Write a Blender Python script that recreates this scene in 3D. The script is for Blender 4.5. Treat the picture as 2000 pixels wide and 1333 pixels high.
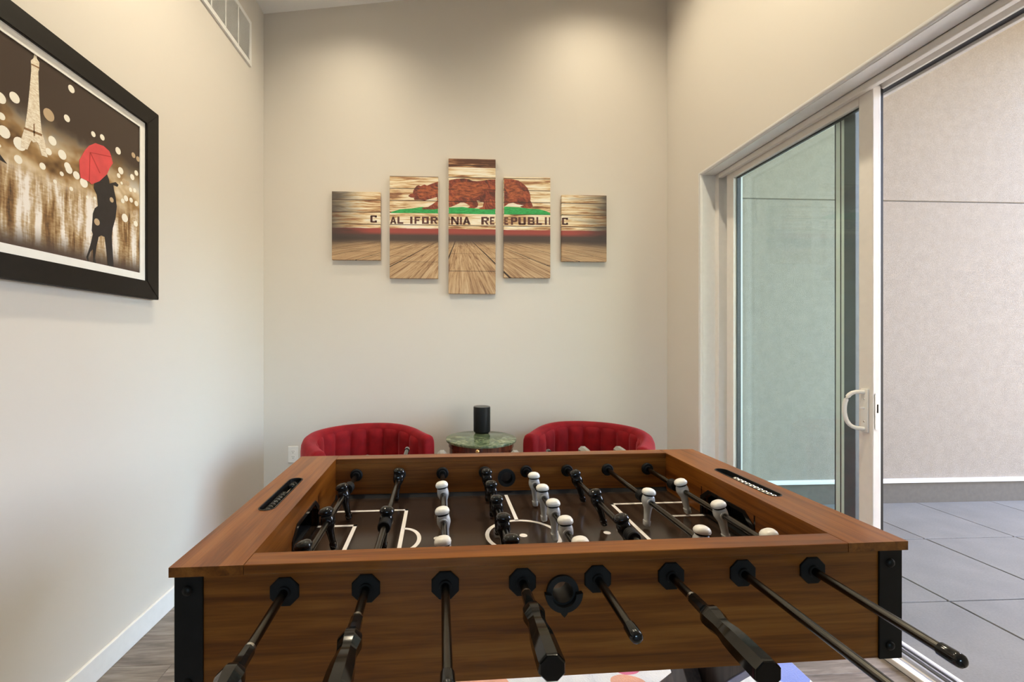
import bpy, bmesh, math, random
from mathutils import Vector, Matrix

for o in list(bpy.data.objects):
    bpy.data.objects.remove(o, do_unlink=True)
scene = bpy.context.scene
COL = scene.collection
R = math.radians
random.seed(7)

# ------------------------------------------------------------------ camera
CAMZ = 1.29
F_PX, PX, PY = 850.0, 920.0, 667.0            # focal length and principal point in the 2000x1333 frame
YAW = math.atan((PX - 877.0) / F_PX)
cam_d = bpy.data.cameras.new('camera')
cam_d.sensor_width = 36.0
cam_d.lens = F_PX / 2000.0 * 36.0
cam_d.shift_x = (1000.0 - PX) / 2000.0
cam_d.clip_start = 0.02
cam = bpy.data.objects.new('camera', cam_d)
cam.location = (0, 0, CAMZ)
cam.rotation_euler = (R(90), 0, -YAW)
COL.objects.link(cam)
scene.camera = cam

# ------------------------------------------------------------------ world, sun, exposure
SKY_STRENGTH = 1.85
SUN_ENERGY = 27.0
WINDOW_POWER = 1.5
LAMP_POWER = 25.0
EXPOSURE = 1.09

w = bpy.data.worlds.new('sky')
scene.world = w
w.use_nodes = True
wt = w.node_tree
wt.nodes.clear()
sky = wt.nodes.new('ShaderNodeTexSky')
sky.sky_type = 'NISHITA'
sky.sun_disc = False
sky.sun_elevation = R(55)
sky.sun_rotation = R(40)
sky.dust_density = 3.5
sky.ozone_density = 0.3
sky.air_density = 0.8
bg = wt.nodes.new('ShaderNodeBackground')
bg.inputs['Strength'].default_value = SKY_STRENGTH
wo = wt.nodes.new('ShaderNodeOutputWorld')
wt.links.new(sky.outputs[0], bg.inputs[0])
wt.links.new(bg.outputs[0], wo.inputs[0])

sun_d = bpy.data.lights.new('sun', 'SUN')
sun_d.energy = SUN_ENERGY
sun_d.angle = R(0.6)
sun_d.color = (1.0, 0.955, 0.885)
sun = bpy.data.objects.new('sun', sun_d)
sun.rotation_euler = Vector((-0.25, -0.30, -0.90)).to_track_quat('-Z', 'Y').to_euler()
sun.location = (9, 8, 9)
COL.objects.link(sun)

# daylight entering by the tall window behind the camera
win_d = bpy.data.lights.new('window_daylight', 'AREA')
win_d.shape = 'RECTANGLE'
win_d.size = 2.3
win_d.size_y = 1.9
win_d.energy = WINDOW_POWER
win_d.color = (0.90, 0.95, 1.0)
win_l = bpy.data.objects.new('window_daylight', win_d)
win_l.location = (0.1, -6.12, 1.55)
win_l.rotation_euler = (R(90), 0, 0)
COL.objects.link(win_l)

vs = scene.view_settings
vs.view_transform = 'Standard'
vs.look = 'None'
vs.exposure = EXPOSURE
vs.gamma = 1.0
vs.use_curve_mapping = False

# ------------------------------------------------------------------ pixel helpers (direction only; depth comes from a wall, floor or table plane)
def ray(u, v):
    dx = (u - PX) / F_PX
    c, s = math.cos(YAW), math.sin(YAW)
    return Vector((dx * c + s, -dx * s + c, (PY - v) / F_PX))
def on_y(u, v, y):
    r = ray(u, v); r = r * (y / r.y); r.z += CAMZ; return r
def on_x(u, v, x):
    r = ray(u, v); r = r * (x / r.x); r.z += CAMZ; return r

# ------------------------------------------------------------------ mesh helpers
def finish(bm, smooth=None):
    bmesh.ops.recalc_face_normals(bm, faces=bm.faces[:])
    if smooth is not None:
        lim = R(smooth)
        for f in bm.faces: f.smooth = True
        for e in bm.edges:
            e.smooth = len(e.link_faces) == 2 and e.calc_face_angle(9) < lim
def mesh_of(name, bm, mats=None, smooth=None, off=None):
    if off is not None:
        bmesh.ops.translate(bm, verts=bm.verts[:], vec=Vector(off))
    finish(bm, smooth)
    me = bpy.data.meshes.new(name)
    bm.to_mesh(me); bm.free()
    if mats:
        for m in (mats if isinstance(mats, (list, tuple)) else [mats]):
            me.materials.append(m)
    return me
def link(name, me, parent=None, loc=None, rot=None):
    o = bpy.data.objects.new(name, me)
    COL.objects.link(o)
    if parent is not None: o.parent = parent
    if loc is not None: o.location = loc
    if rot is not None: o.rotation_euler = rot
    return o
def obj(name, bm, mats, parent=None, smooth=None, off=None, loc=None, rot=None):
    return link(name, mesh_of(name, bm, mats, smooth, off), parent, loc, rot)
def empty(name, loc=(0, 0, 0), rz=0.0):
    o = bpy.data.objects.new(name, None)
    o.empty_display_size = 0.1
    COL.objects.link(o)
    o.location = loc
    o.rotation_euler = (0, 0, rz)
    return o
def tag(o, label, cat, group=None):
    o['label'] = label; o['category'] = cat
    if group: o['group'] = group
    return o
def struct(o, label=None):
    o['kind'] = 'structure'
    if label: o['label'] = label
    return o
def box(bm, x0, x1, y0, y1, z0, z1, bevel=0.0, mi=0, seg=2):
    vs_ = [bm.verts.new(p) for p in ((x0, y0, z0), (x1, y0, z0), (x1, y1, z0), (x0, y1, z0), (x0, y0, z1), (x1, y0, z1), (x1, y1, z1), (x0, y1, z1))]
    fs = [bm.faces.new([vs_[i] for i in q]) for q in ((3, 2, 1, 0), (4, 5, 6, 7), (0, 1, 5, 4), (1, 2, 6, 5), (2, 3, 7, 6), (3, 0, 4, 7))]
    for f in fs: f.material_index = mi
    if bevel > 0:
        es = list({e for f in fs for e in f.edges})
        bmesh.ops.bevel(bm, geom=es, offset=bevel, segments=seg, profile=0.5, affect='EDGES')
    return fs
def new_box(*a, **k):
    bm = bmesh.new(); box(bm, *a, **k); return bm
def axes(axis):
    return {'x': (Vector((0, 1, 0)), Vector((0, 0, 1)), Vector((1, 0, 0))),
            'y': (Vector((1, 0, 0)), Vector((0, 0, 1)), Vector((0, 1, 0))),
            'z': (Vector((1, 0, 0)), Vector((0, 1, 0)), Vector((0, 0, 1)))}[axis]
def loft(bm, secs, axis='z', n=24, cap=True, center=(0, 0, 0), mi=0, power=2.0, phase=0.0, mis=None):
    """secs: list of (t, ru, rv[, cu, cv]) cross sections along axis."""
    U, V, W = axes(axis); C = Vector(center); rings = []
    for s in secs:
        t, ru, rv = s[:3]
        cu, cv = (s[3], s[4]) if len(s) > 3 else (0, 0)
        ring = []
        for k in range(n):
            a = 2 * math.pi * k / n + phase
            ca, sa = math.cos(a), math.sin(a)
            if power != 2.0:
                ca = math.copysign(abs(ca) ** (2 / power), ca); sa = math.copysign(abs(sa) ** (2 / power), sa)
            ring.append(bm.verts.new(C + U * (cu + ru * ca) + V * (cv + rv * sa) + W * t))
        rings.append(ring)
    for i in range(len(rings) - 1):
        for k in range(n):
            f = bm.faces.new((rings[i][k], rings[i][(k + 1) % n], rings[i + 1][(k + 1) % n], rings[i + 1][k]))
            f.material_index = mis[i] if mis else mi
    if cap:
        f = bm.faces.new(list(reversed(rings[0]))); f.material_index = mis[0] if mis else mi
        f = bm.faces.new(rings[-1]); f.material_index = mis[-1] if mis else mi
    return rings
def tube(bm, pts, r, n=10, cap=True, mi=0):
    rings = []; pts = [Vector(p) for p in pts]
    for i, p in enumerate(pts):
        d = (pts[min(i + 1, len(pts) - 1)] - pts[max(i - 1, 0)]).normalized()
        ref = Vector((0, 0, 1)) if abs(d.z) < 0.9 else Vector((1, 0, 0))
        a = d.cross(ref).normalized(); b = d.cross(a)
        rr = r[i] if isinstance(r, (list, tuple)) else r
        rings.append([bm.verts.new(p + a * rr * math.cos(2 * math.pi * k / n) + b * rr * math.sin(2 * math.pi * k / n)) for k in range(n)])
    for i in range(len(rings) - 1):
        for k in range(n):
            bm.faces.new((rings[i][k], rings[i][(k + 1) % n], rings[i + 1][(k + 1) % n], rings[i + 1][k])).material_index = mi
    if cap:
        bm.faces.new(rings[0]); bm.faces.new(rings[-1])
def plate(bm, outer, holes, axis, t0, t1, mi=0):
    """flat plate with holes: outlines are 2D (u, v) lists in the plane normal to axis, thick from t0 to t1"""
    U, V, W = axes(axis)
    tmp = bmesh.new()
    es = []
    for loop in [outer] + list(holes):
        vv = [tmp.verts.new(U * p[0] + V * p[1] + W * t0) for p in loop]
        es += [tmp.edges.new((vv[i], vv[(i + 1) % len(vv)])) for i in range(len(vv))]
    bmesh.ops.triangle_fill(tmp, use_beauty=True, use_dissolve=False, edges=es)
    bmesh.ops.dissolve_limit(tmp, angle_limit=0.001, verts=tmp.verts[:], edges=[e for e in tmp.edges if len(e.link_faces) == 2])
    geo = bmesh.ops.extrude_face_region(tmp, geom=tmp.faces[:])
    bmesh.ops.translate(tmp, verts=[g for g in geo['geom'] if isinstance(g, bmesh.types.BMVert)], vec=W * (t1 - t0))
    me = bpy.data.meshes.new('tmp'); tmp.to_mesh(me); tmp.free()
    n0 = len(bm.faces); bm.from_mesh(me); bpy.data.meshes.remove(me)
    bm.faces.ensure_lookup_table()
    for f in bm.faces[n0:]: f.material_index = mi
def circle(cx, cy, r, n=32, ry=None):
    return [(cx + r * math.cos(2 * math.pi * k / n), cy + (ry or r) * math.sin(2 * math.pi * k / n)) for k in range(n)]
def rrect(x0, x1, y0, y1, r, n=5):
    out = []
    for cx, cy, a0 in ((x1 - r, y1 - r, 0), (x0 + r, y1 - r, 90), (x0 + r, y0 + r, 180), (x1 - r, y0 + r, 270)):
        out += [(cx + r * math.cos(R(a0 + 90 * k / n)), cy + r * math.sin(R(a0 + 90 * k / n))) for k in range(n + 1)]
    return out
def rect(x0, x1, y0, y1): return [(x0, y0), (x1, y0), (x1, y1), (x0, y1)]
def clip_rect(poly, x0, x1, y0, y1):
    def cut(ps, inside, inter):
        out = []
        for i in range(len(ps)):
            a, b = ps[i - 1], ps[i]
            if inside(b):
                if not inside(a): out.append(inter(a, b))
                out.append(b)
            elif inside(a): out.append(inter(a, b))
        return out
    def ix(c): return lambda a, b: (c, a[1] + (b[1] - a[1]) * (c - a[0]) / (b[0] - a[0]))
    def iy(c): return lambda a, b: (a[0] + (b[0] - a[0]) * (c - a[1]) / (b[1] - a[1]), c)
    for ins, it in ((lambda p: p[0] >= x0, ix(x0)), (lambda p: p[0] <= x1, ix(x1)), (lambda p: p[1] >= y0, iy(y0)), (lambda p: p[1] <= y1, iy(y1))):
        if poly: poly = cut(poly, ins, it)
    return poly

# ------------------------------------------------------------------ material helpers
class NT:
    def __init__(s, name):
        s.m = bpy.data.materials.new(name); s.m.use_nodes = True
        s.t = s.m.node_tree; s.t.nodes.clear()
        s.out = s.t.nodes.new('ShaderNodeOutputMaterial')
        s.p = s.t.nodes.new('ShaderNodeBsdfPrincipled')
        s.t.links.new(s.p.outputs[0], s.out.inputs[0])
    def n(s, typ, **kw):
        nd = s.t.nodes.new(typ)
        for k, v in kw.items(): setattr(nd, k, v)
        return nd
    def l(s, a, b): s.t.links.new(a, b)
    def val(s, sock, v):
        if hasattr(v, 'is_linked') or isinstance(v, bpy.types.NodeSocket): s.l(v, sock)
        else: sock.default_value = v
    def math(s, op, a, b=None, c=None, clamp=False):
        nd = s.n('ShaderNodeMath', operation=op, use_clamp=clamp)
        for i, x in enumerate((a, b, c)):
            if x is not None: s.val(nd.inputs[i], x)
        return nd.outputs[0]
    def coord(s, kind='Object', scale=(1, 1, 1), loc=(0, 0, 0), rot=(0, 0, 0)):
        tc = s.n('ShaderNodeTexCoord'); mp = s.n('ShaderNodeMapping')
        s.l(tc.outputs[kind], mp.inputs['Vector'])
        mp.inputs['Scale'].default_value = scale; mp.inputs['Location'].default_value = loc; mp.inputs['Rotation'].default_value = rot
        return mp.outputs[0]
    def noise(s, vec, scale=5, detail=4, rough=0.5, dist=0.0):
        nd = s.n('ShaderNodeTexNoise')
        if vec is not None: s.l(vec, nd.inputs['Vector'])
        nd.inputs['Scale'].default_value = scale; nd.inputs['Detail'].default_value = detail
        nd.inputs['Roughness'].default_value = rough; nd.inputs['Distortion'].default_value = dist
        return nd.outputs['Fac']
    def ramp(s, fac, stops, interp='LINEAR'):
        nd = s.n('ShaderNodeValToRGB'); cr = nd.color_ramp; cr.interpolation = interp
        while len(cr.elements) < len(stops): cr.elements.new(0.5)
        for e, (p, c) in zip(cr.elements, stops):
            e.position = p; e.color = (c[0], c[1], c[2], 1)
        s.l(fac, nd.inputs[0]); return nd.outputs[0]
    def mix(s, fac, a, b, blend='MIX'):
        nd = s.n('ShaderNodeMix', data_type='RGBA', blend_type=blend)
        s.val(nd.inputs[0], fac)
        for i, x in ((6, a), (7, b)):
            if isinstance(x, (tuple, list)): nd.inputs[i].default_value = (x[0], x[1], x[2], 1)
            else: s.l(x, nd.inputs[i])
        return nd.outputs[2]
    def bump(s, h, strength=0.2, dist=0.01):
        nd = s.n('ShaderNodeBump'); nd.inputs['Strength'].default_value = strength; nd.inputs['Distance'].default_value = dist
        s.l(h, nd.inputs['Height']); s.l(nd.outputs[0], s.p.inputs['Normal'])
    def set(s, **kw):
        for k, v in kw.items():
            k = {'base': 'Base Color', 'rough': 'Roughness', 'metal': 'Metallic', 'spec': 'Specular IOR Level', 'coat': 'Coat Weight', 'coatr': 'Coat Roughness', 'sheen': 'Sheen Weight', 'emit': 'Emission Color', 'estr': 'Emission Strength'}[k]
            sock = s.p.inputs[k]
            if isinstance(v, bpy.types.NodeSocket): s.l(v, sock)
            elif isinstance(v, (tuple, list)): sock.default_value = (v[0], v[1], v[2], 1)
            else: sock.default_value = v
        return s
def plain(name, col, rough=0.5, metal=0.0, var=0.06, scale=30, bump=0.0, **kw):
    """one colour with faint procedural variation"""
    s = NT(name)
    nz = s.noise(s.coord(), scale, 3)
    a = tuple(c * (1 - var) for c in col); b = tuple(min(1, c * (1 + var)) for c in col)
    s.set(base=s.ramp(nz, [(0.3, a), (0.7, b)]), rough=rough, metal=metal, **kw)
    if bump: s.bump(nz, bump, 0.002)
    return s.m
def wood(name, axis, cols, rough=0.30, scale=1.0):
    s = NT(name)
    st = {'x': (0.7, 16, 16), 'y': (16, 0.7, 16), 'z': (16, 16, 0.7)}[axis]
    v = s.coord('Object', tuple(c * scale for c in st))
    big = s.noise(v, 2.6, 5, 0.55, 0.6)
    fine_v = s.coord('Object', tuple(c * scale * 5 for c in st))
    fine = s.noise(fine_v, 3.0, 3, 0.6)
    f = s.math('ADD', s.math('MULTIPLY', big, 0.78), s.math('MULTIPLY', fine, 0.22))
    s.set(base=s.ramp(f, [(0.34, cols[0]), (0.46, cols[1]), (0.56, cols[2]), (0.68, cols[3])]), rough=rough, spec=0.42)
    s.bump(fine, 0.04, 0.001)
    return s.m

M = {}
WALN = [(0.092, 0.023, 0.002), (0.168, 0.048, 0.005), (0.230, 0.074, 0.010), (0.285, 0.104, 0.018)]
M['walnut_x'] = wood('walnut_x', 'x', WALN)
M['walnut_y'] = wood('walnut_y', 'y', WALN)
M['walnut_dark'] = wood('walnut_dark', 'z', [(0.02, 0.012, 0.009), (0.045, 0.028, 0.022), (0.07, 0.045, 0.036), (0.09, 0.06, 0.05)])
M['mahogany'] = wood('mahogany', 'z', [(0.035, 0.008, 0.004), (0.075, 0.018, 0.008), (0.12, 0.03, 0.012), (0.16, 0.045, 0.02)], 0.2)
def wall_paint(name, col):
    s = NT(name)
    nz = s.noise(s.coord('Object'), 90, 4, 0.6)
    blot = s.noise(s.coord('Object'), 1.3, 2)
    a = tuple(c * 0.985 for c in col)
    s.set(base=s.mix(blot, a, col), rough=0.62)
    s.bump(nz, 0.06, 0.002)
    return s.m
M['paint'] = wall_paint('wall_paint', (0.68, 0.635, 0.575))
M['ceiling'] = wall_paint('ceiling_paint', (0.86, 0.85, 0.835))
M['trim'] = plain('white_trim', (0.82, 0.815, 0.80), 0.4, var=0.02)
M['vinyl'] = plain('door_vinyl', (0.80, 0.77, 0.73), 0.35, var=0.02)
M['white_plastic'] = plain('white_plastic', (0.82, 0.80, 0.76), 0.35, var=0.02)
M['black_metal'] = plain('black_bracket_metal', (0.0065, 0.006, 0.0055), 0.45, var=0.2, spec=0.2)
M['black_plastic'] = plain('black_plastic', (0.008, 0.0085, 0.009), 0.45, var=0.15, spec=0.3)
M['black_gloss'] = plain('black_gloss_plastic', (0.008, 0.008, 0.0085), 0.07, var=0.1)
M['handle'] = plain('black_handle_plastic', (0.005, 0.0048, 0.0045), 0.10, var=0.1)
M['grey_handle'] = plain('grey_handle_plastic', (0.22, 0.21, 0.19), 0.3, var=0.05)
M['rod'] = plain('dark_steel_rod', (0.09, 0.085, 0.078), 0.24, metal=1.0, var=0.1)
M['steel'] = plain('bright_steel', (0.55, 0.54, 0.52), 0.25, metal=1.0)
M['man_white'] = plain('silver_white_plastic', (0.50, 0.50, 0.49), 0.18, var=0.03)
M['man_head'] = plain('ivory_head_plastic', (0.80, 0.775, 0.72), 0.28, var=0.05, scale=120)
M['rubber'] = plain('black_rubber', (0.0075, 0.0075, 0.008), 0.6, var=0.15, spec=0.2)
M['dark_hole'] = plain('black_recess', (0.006, 0.006, 0.006), 0.7)
M['line_white'] = plain('field_line_white', (0.82, 0.78, 0.74), 0.4, var=0.03)
M['black_wood'] = plain('black_frame_wood', (0.010, 0.0075, 0.0055), 0.5, var=0.15, spec=0.25)
M['mat_board'] = plain('white_mat_board', (0.84, 0.83, 0.80), 0.7, var=0.02)
M['dark_alu'] = plain('dark_grey_aluminium', (0.045, 0.048, 0.055), 0.4, metal=0.3)
M['mid_alu'] = plain('mid_grey_aluminium', (0.13, 0.14, 0.16), 0.4, metal=0.2)
M['grey_alu'] = plain('grey_aluminium', (0.42, 0.43, 0.46), 0.35, metal=0.6)
M['flashing'] = plain('white_flashing', (0.80, 0.82, 0.84), 0.35, var=0.03)
M['parapet'] = plain('taupe_base_render', (0.115, 0.105, 0.088), 0.7, var=0.08)
M['soffit'] = plain('tan_soffit', (0.42, 0.29, 0.17), 0.7, var=0.06)
M['speaker'] = plain('black_speaker_fabric', (0.004, 0.0045, 0.005), 0.5, var=0.2, scale=200, spec=0.25)
M['speaker_top'] = plain('dark_grey_speaker_top', (0.055, 0.052, 0.05), 0.35)
M['brass'] = plain('brass_knob', (0.60, 0.36, 0.13), 0.3, metal=1.0)

def m_field():
    s = NT('dark_brown_playfield')
    nz = s.noise(s.coord('Object', (3, 3, 3)), 3, 3)
    s.set(base=s.ramp(nz, [(0.3, (0.030, 0.020, 0.015)), (0.7, (0.036, 0.022, 0.015))]), rough=0.17, spec=0.4)
    return s.m
M['field'] = m_field()
M['strip'] = plain('black_edge_shade', (0.010, 0.011, 0.014), 0.6, var=0.1, spec=0.15)  # near-black colour carries the shade at the field edges
def m_velvet():
    s = NT('red_velvet')
    nz = s.noise(s.coord('Object', (1, 1, 1)), 14, 4, 0.6)
    s.set(base=s.ramp(nz, [(0.3, (0.165, 0.0025, 0.006)), (0.7, (0.25, 0.006, 0.010))]), rough=0.8, sheen=0.35, spec=0.2)
    s.p.inputs['Sheen Roughness'].default_value = 0.35
    s.p.inputs['Sheen Tint'].default_value = (1.0, 0.28, 0.32, 1)
    s.bump(s.noise(s.coord(), 160, 2), 0.1, 0.001)
    return s.m
M['velvet'] = m_velvet()
def m_marble():
    s = NT('green_marble')
    v = s.coord('Object')
    n1 = s.noise(v, 9, 6, 0.65, 1.8)
    n2 = s.noise(v, 26, 5, 0.7, 1.0)
    f = s.math('ADD', s.math('MULTIPLY', n1, 0.65), s.math('MULTIPLY', n2, 0.35))
    s.set(base=s.ramp(f, [(0.36, (0.025, 0.05, 0.03)), (0.48, (0.085, 0.12, 0.065)), (0.56, (0.17, 0.20, 0.115)), (0.66, (0.40, 0.42, 0.28))]), rough=0.09)
    return s.m
M['marble'] = m_marble()
def m_stucco():
    s = NT('sand_stucco')
    v = s.coord('Object')
    fine = s.noise(v, 170, 4, 0.7); med = s.noise(v, 14, 4, 0.6)
    sf_ = s.math('ADD', s.math('MULTIPLY', med, 0.4), s.math('MULTIPLY', s.noise(v, 75, 3, 0.7), 0.6))
    s.set(base=s.ramp(sf_, [(0.32, (0.255, 0.226, 0.186)), (0.68, (0.345, 0.308, 0.255))]), rough=0.9)
    s.bump(fine, 0.6, 0.006)
    return s.m
M['stucco'] = m_stucco()
def m_paver():
    s = NT('grey_concrete_paver')
    oi = s.n('ShaderNodeObjectInfo')
    v = s.coord('Object')
    f = s.math('ADD', s.math('MULTIPLY', s.noise(v, 120, 4, 0.7), 0.6), s.math('MULTIPLY', s.noise(v, 5, 3), 0.4))
    c = s.ramp(f, [(0.3, (0.125, 0.121, 0.111)), (0.7, (0.195, 0.188, 0.172))])
    k = s.math('ADD', 0.92, s.math('MULTIPLY', oi.outputs['Random'], 0.14))
    s.set(base=s.mix(1.0, c, s.ramp(k, [(0, (0, 0, 0)), (1, (1, 1, 1))]), 'MULTIPLY'), rough=0.8)
    s.bump(s.noise(v, 160, 3), 0.15, 0.003)
    return s.m
M['paver'] = m_paver()
M['paver_bed'] = plain('dark_paver_gap', (0.03, 0.03, 0.028), 0.9)
def m_plank():
    s = NT('grey_brown_vinyl_plank')
    oi = s.n('ShaderNodeObjectInfo')
    tc = s.n('ShaderNodeTexCoord')
    addv = s.n('ShaderNodeVectorMath', operation='ADD')
    comb = s.n('ShaderNodeCombineXYZ')
    s.l(s.math('MULTIPLY', oi.outputs['Random'], 37.0), comb.inputs[0]); s.l(s.math('MULTIPLY', oi.outputs['Random'], 11.0), comb.inputs[1])
    s.l(tc.outputs['Object'], addv.inputs[0]); s.l(comb.outputs[0], addv.inputs[1])
    mp = s.n('ShaderNodeMapping'); mp.inputs['Scale'].default_value = (1.6, 14, 1)
    s.l(addv.outputs[0], mp.inputs[0])
    big = s.noise(mp.outputs[0], 2.2, 5, 0.6, 0.5)
    mp2 = s.n('ShaderNodeMapping'); mp2.inputs['Scale'].default_value = (6, 90, 1)
    s.l(addv.outputs[0], mp2.inputs[0])
    fine = s.noise(mp2.outputs[0], 2.0, 3, 0.6)
    f = s.math('ADD', s.math('MULTIPLY', big, 0.72), s.math('MULTIPLY', fine, 0.28))
    f = s.math('ADD', f, s.math('MULTIPLY', s.math('SUBTRACT', oi.outputs['Random'], 0.5), 0.12))
    s.set(base=s.ramp(f, [(0.32, (0.085, 0.066, 0.055)), (0.48, (0.17, 0.14, 0.12)), (0.6, (0.26, 0.225, 0.195)), (0.72, (0.34, 0.30, 0.265))]), rough=0.42)
    s.bump(fine, 0.08, 0.001)
    return s.m
M['plank'] = m_plank()
OR_, PK_, BL_, MI_, TE_ = (0.74, 0.34, 0.20), (0.62, 0.08, 0.20), (0.17, 0.24, 0.62), (0.46, 0.56, 0.40), (0.30, 0.55, 0.60)
def floor_pt(u, v):
    r_ = ray(u, v); k_ = -CAMZ / r_.z; return r_.x * k_ - 0.165, r_.y * k_ - 0.94
RUG_PATCHES = [(*floor_pt(880, 1345), 0.10, 0.06, MI_), (*floor_pt(945, 1340), 0.10, 0.06, OR_), (*floor_pt(1226, 1312), 0.045, 0.03, PK_), (*floor_pt(1225, 1340), 0.06, 0.04, OR_), (*floor_pt(1535, 1318), 0.09, 0.07, BL_), (*floor_pt(337, 1340), 0.07, 0.07, TE_),
               (-0.9, 0.1, 0.22, 0.15, BL_), (-0.5, -0.4, 0.20, 0.24, OR_), (0.1, -0.2, 0.25, 0.16, PK_), (0.6, -0.5, 0.2, 0.2, MI_), (0.95, -0.1, 0.15, 0.25, OR_), (-0.2, 0.25, 0.2, 0.12, TE_), (-0.7, 0.5, 0.15, 0.1, PK_), (0.75, 0.25, 0.16, 0.12, BL_)]
def m_rug():
    s = NT('multicolour_rug')
    v = s.coord('Object')
    warp = s.noise(s.coord('Object'), 4, 2)
    addv = s.n('ShaderNodeVectorMath', operation='ADD'); cx = s.n('ShaderNodeCombineXYZ')
    s.l(s.math('MULTIPLY', s.math('SUBTRACT', warp, 0.5), 0.10), cx.inputs[0]); s.l(v, addv.inputs[0]); s.l(cx.outputs[0], addv.inputs[1])
    sep = s.n('ShaderNodeSeparateXYZ'); s.l(addv.outputs[0], sep.inputs[0])
    c = s.ramp(s.noise(v, 3, 2), [(0.3, (0.66, 0.65, 0.63)), (0.7, (0.76, 0.75, 0.73))])
    for px_, py_, rx_, ry_, col in RUG_PATCHES:
        dx_ = s.math('DIVIDE', s.math('SUBTRACT', sep.outputs[0], px_), rx_); dy_ = s.math('DIVIDE', s.math('SUBTRACT', sep.outputs[1], py_), ry_)
        d_ = s.math('ADD', s.math('MULTIPLY', dx_, dx_), s.math('MULTIPLY', dy_, dy_))
        c = s.mix(s.math('LESS_THAN', s.math('ADD', d_, s.math('MULTIPLY', s.noise(v, 9, 3), 0.6)), 1.3), c, col)
    fib = s.noise(v, 260, 2)
    s.set(base=s.mix(s.math('MULTIPLY', fib, 0.35), c, (0.45, 0.43, 0.42)), rough=0.95)
    s.bump(fib, 0.6, 0.004)
    return s.m
M['rug'] = m_rug()
def m_glass(name, tint):
    s = NT(name)
    s.t.nodes.remove(s.p)
    tr = s.n('ShaderNodeBsdfTransparent'); tr.inputs[0].default_value = (*tint, 1)
    gl = s.n('ShaderNodeBsdfGlossy'); gl.inputs['Roughness'].default_value = 0.0
    ge = s.n('ShaderNodeNewGeometry'); dt = s.n('ShaderNodeVectorMath', operation='DOT_PRODUCT')
    s.l(ge.outputs['Normal'], dt.inputs[0]); s.l(ge.outputs['Incoming'], dt.inputs[1])
    k = s.math('SUBTRACT', 1.0, s.math('ABSOLUTE', dt.outputs['Value']), clamp=True)
    refl = s.math('ADD', 0.022, s.math('MULTIPLY', 0.9, s.math('POWER', k, 5.0)))
    mx = s.n('ShaderNodeMixShader')
    s.l(refl, mx.inputs[0]); s.l(tr.outputs[0], mx.inputs[1]); s.l(gl.outputs[0], mx.inputs[2])
    s.l(mx.outputs[0], s.out.inputs[0])
    return s.m
M['glass'] = m_glass('green_tinted_glass', (0.930, 1.0, 0.995))
def m_emit(name, col, st):
    s = NT(name); s.set(base=(0.8, 0.8, 0.8), emit=col, estr=st); return s.m
M['lens'] = m_emit('warm_lamp_lens', (1.0, 0.82, 0.6), 6.0)

# ================================================================== THE SETTING
XL, XR, YB, YR = -1.344, 1.658, 3.232, -6.0
XO = 1.93                                         # outer face of the right wall
CZ0, CSL = CAMZ + 2.376, 0.139                    # ceiling height over the left wall, rise per metre to the right
def ceil_z(x): return CZ0 + CSL * (x - XL)

# floor: one sub-floor slab, each plank an own piece
XW, YP = -6.0, -0.45                              # unseen living space behind the viewer, widened left to weaken bounced light
fl = struct(obj('floor', new_box(XW - 0.1, XR + 0.102, YR - 0.1, YB + 0.07, -0.12, -0.004), M['paver_bed']), 'grey-brown wood-look plank floor')
PW, PLN = 0.18, 1.22
pm = {}
def plank_mesh(ln):
    k = round(ln, 3)
    if k not in pm:
        bm = new_box(0.0006, ln - 0.0006, 0.0006, PW - 0.0006, -0.004, 0.0, bevel=0.0008, seg=1)
        pm[k] = mesh_of('plank', bm, M['plank'])
    return pm[k]
row = 0
y = YB - PW * 51
while y < YB - 0.01:
    xs = XL if y > YP - 0.1 else XW
    x = XL - (row * 0.43 % PLN) - (4 * PLN if xs == XW else 0)
    while x < XR + 0.1:
        a, b = max(x, xs), min(x + PLN, XR + 0.102)
        if b - a > 0.01: link('plank', plank_mesh(b - a), fl, (a, y, 0))
        x += PLN
    y += PW; row += 1

struct(obj('wall_back', new_box(XL - 0.12, XO, YB, YB + 0.09, -0.1, 4.3), M['paint']), 'warm greige painted wall behind the red chairs')
struct(obj('wall_left', new_box(XL - 0.12, XL, YP, YB, -0.1, 4.3), M['paint']), 'greige painted wall with the large framed picture')
# right wall with the door opening (rounded plaster edge)
OY0, OY1, OZ = 0.90, 2.80, CAMZ + 1.10
bm = bmesh.new()
plate(bm, [(YR - 0.12, -0.1), (OY0, -0.1), (OY0, OZ), (OY1, OZ), (OY1, -0.1), (YB, -0.1), (YB, 4.4), (YR - 0.12, 4.4)], [], 'x', XR, XO)
sel = []
for e in bm.edges:
    a, b = e.verts[0].co, e.verts[1].co
    if abs(a.x - XR) < 1e-5 and abs(b.x - XR) < 1e-5:
        if (abs(a.z - OZ) < 1e-5 and abs(b.z - OZ) < 1e-5) or (abs(a.y - OY1) < 1e-5 and abs(b.y - OY1) < 1e-5) or (abs(a.y - OY0) < 1e-5 and abs(b.y - OY0) < 1e-5):
            sel.append(e)
bmesh.ops.bevel(bm, geom=sel, offset=0.016, segments=5, profile=0.5, affect='EDGES')
for f in bm.faces:
    c = f.calc_center_median()
    if (c.z < OZ + 0.017 and OY0 - 0.017 < c.y < OY1 + 0.017 and c.z > -0.05) and not (abs(abs(f.normal.x) - 1) < 1e-3 and f.calc_area() > 0.1): f.material_index = 1
struct(obj('wall_right', bm, [M['paint'], M['trim']], smooth=40), 'greige painted wall around the sliding door opening')
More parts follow.
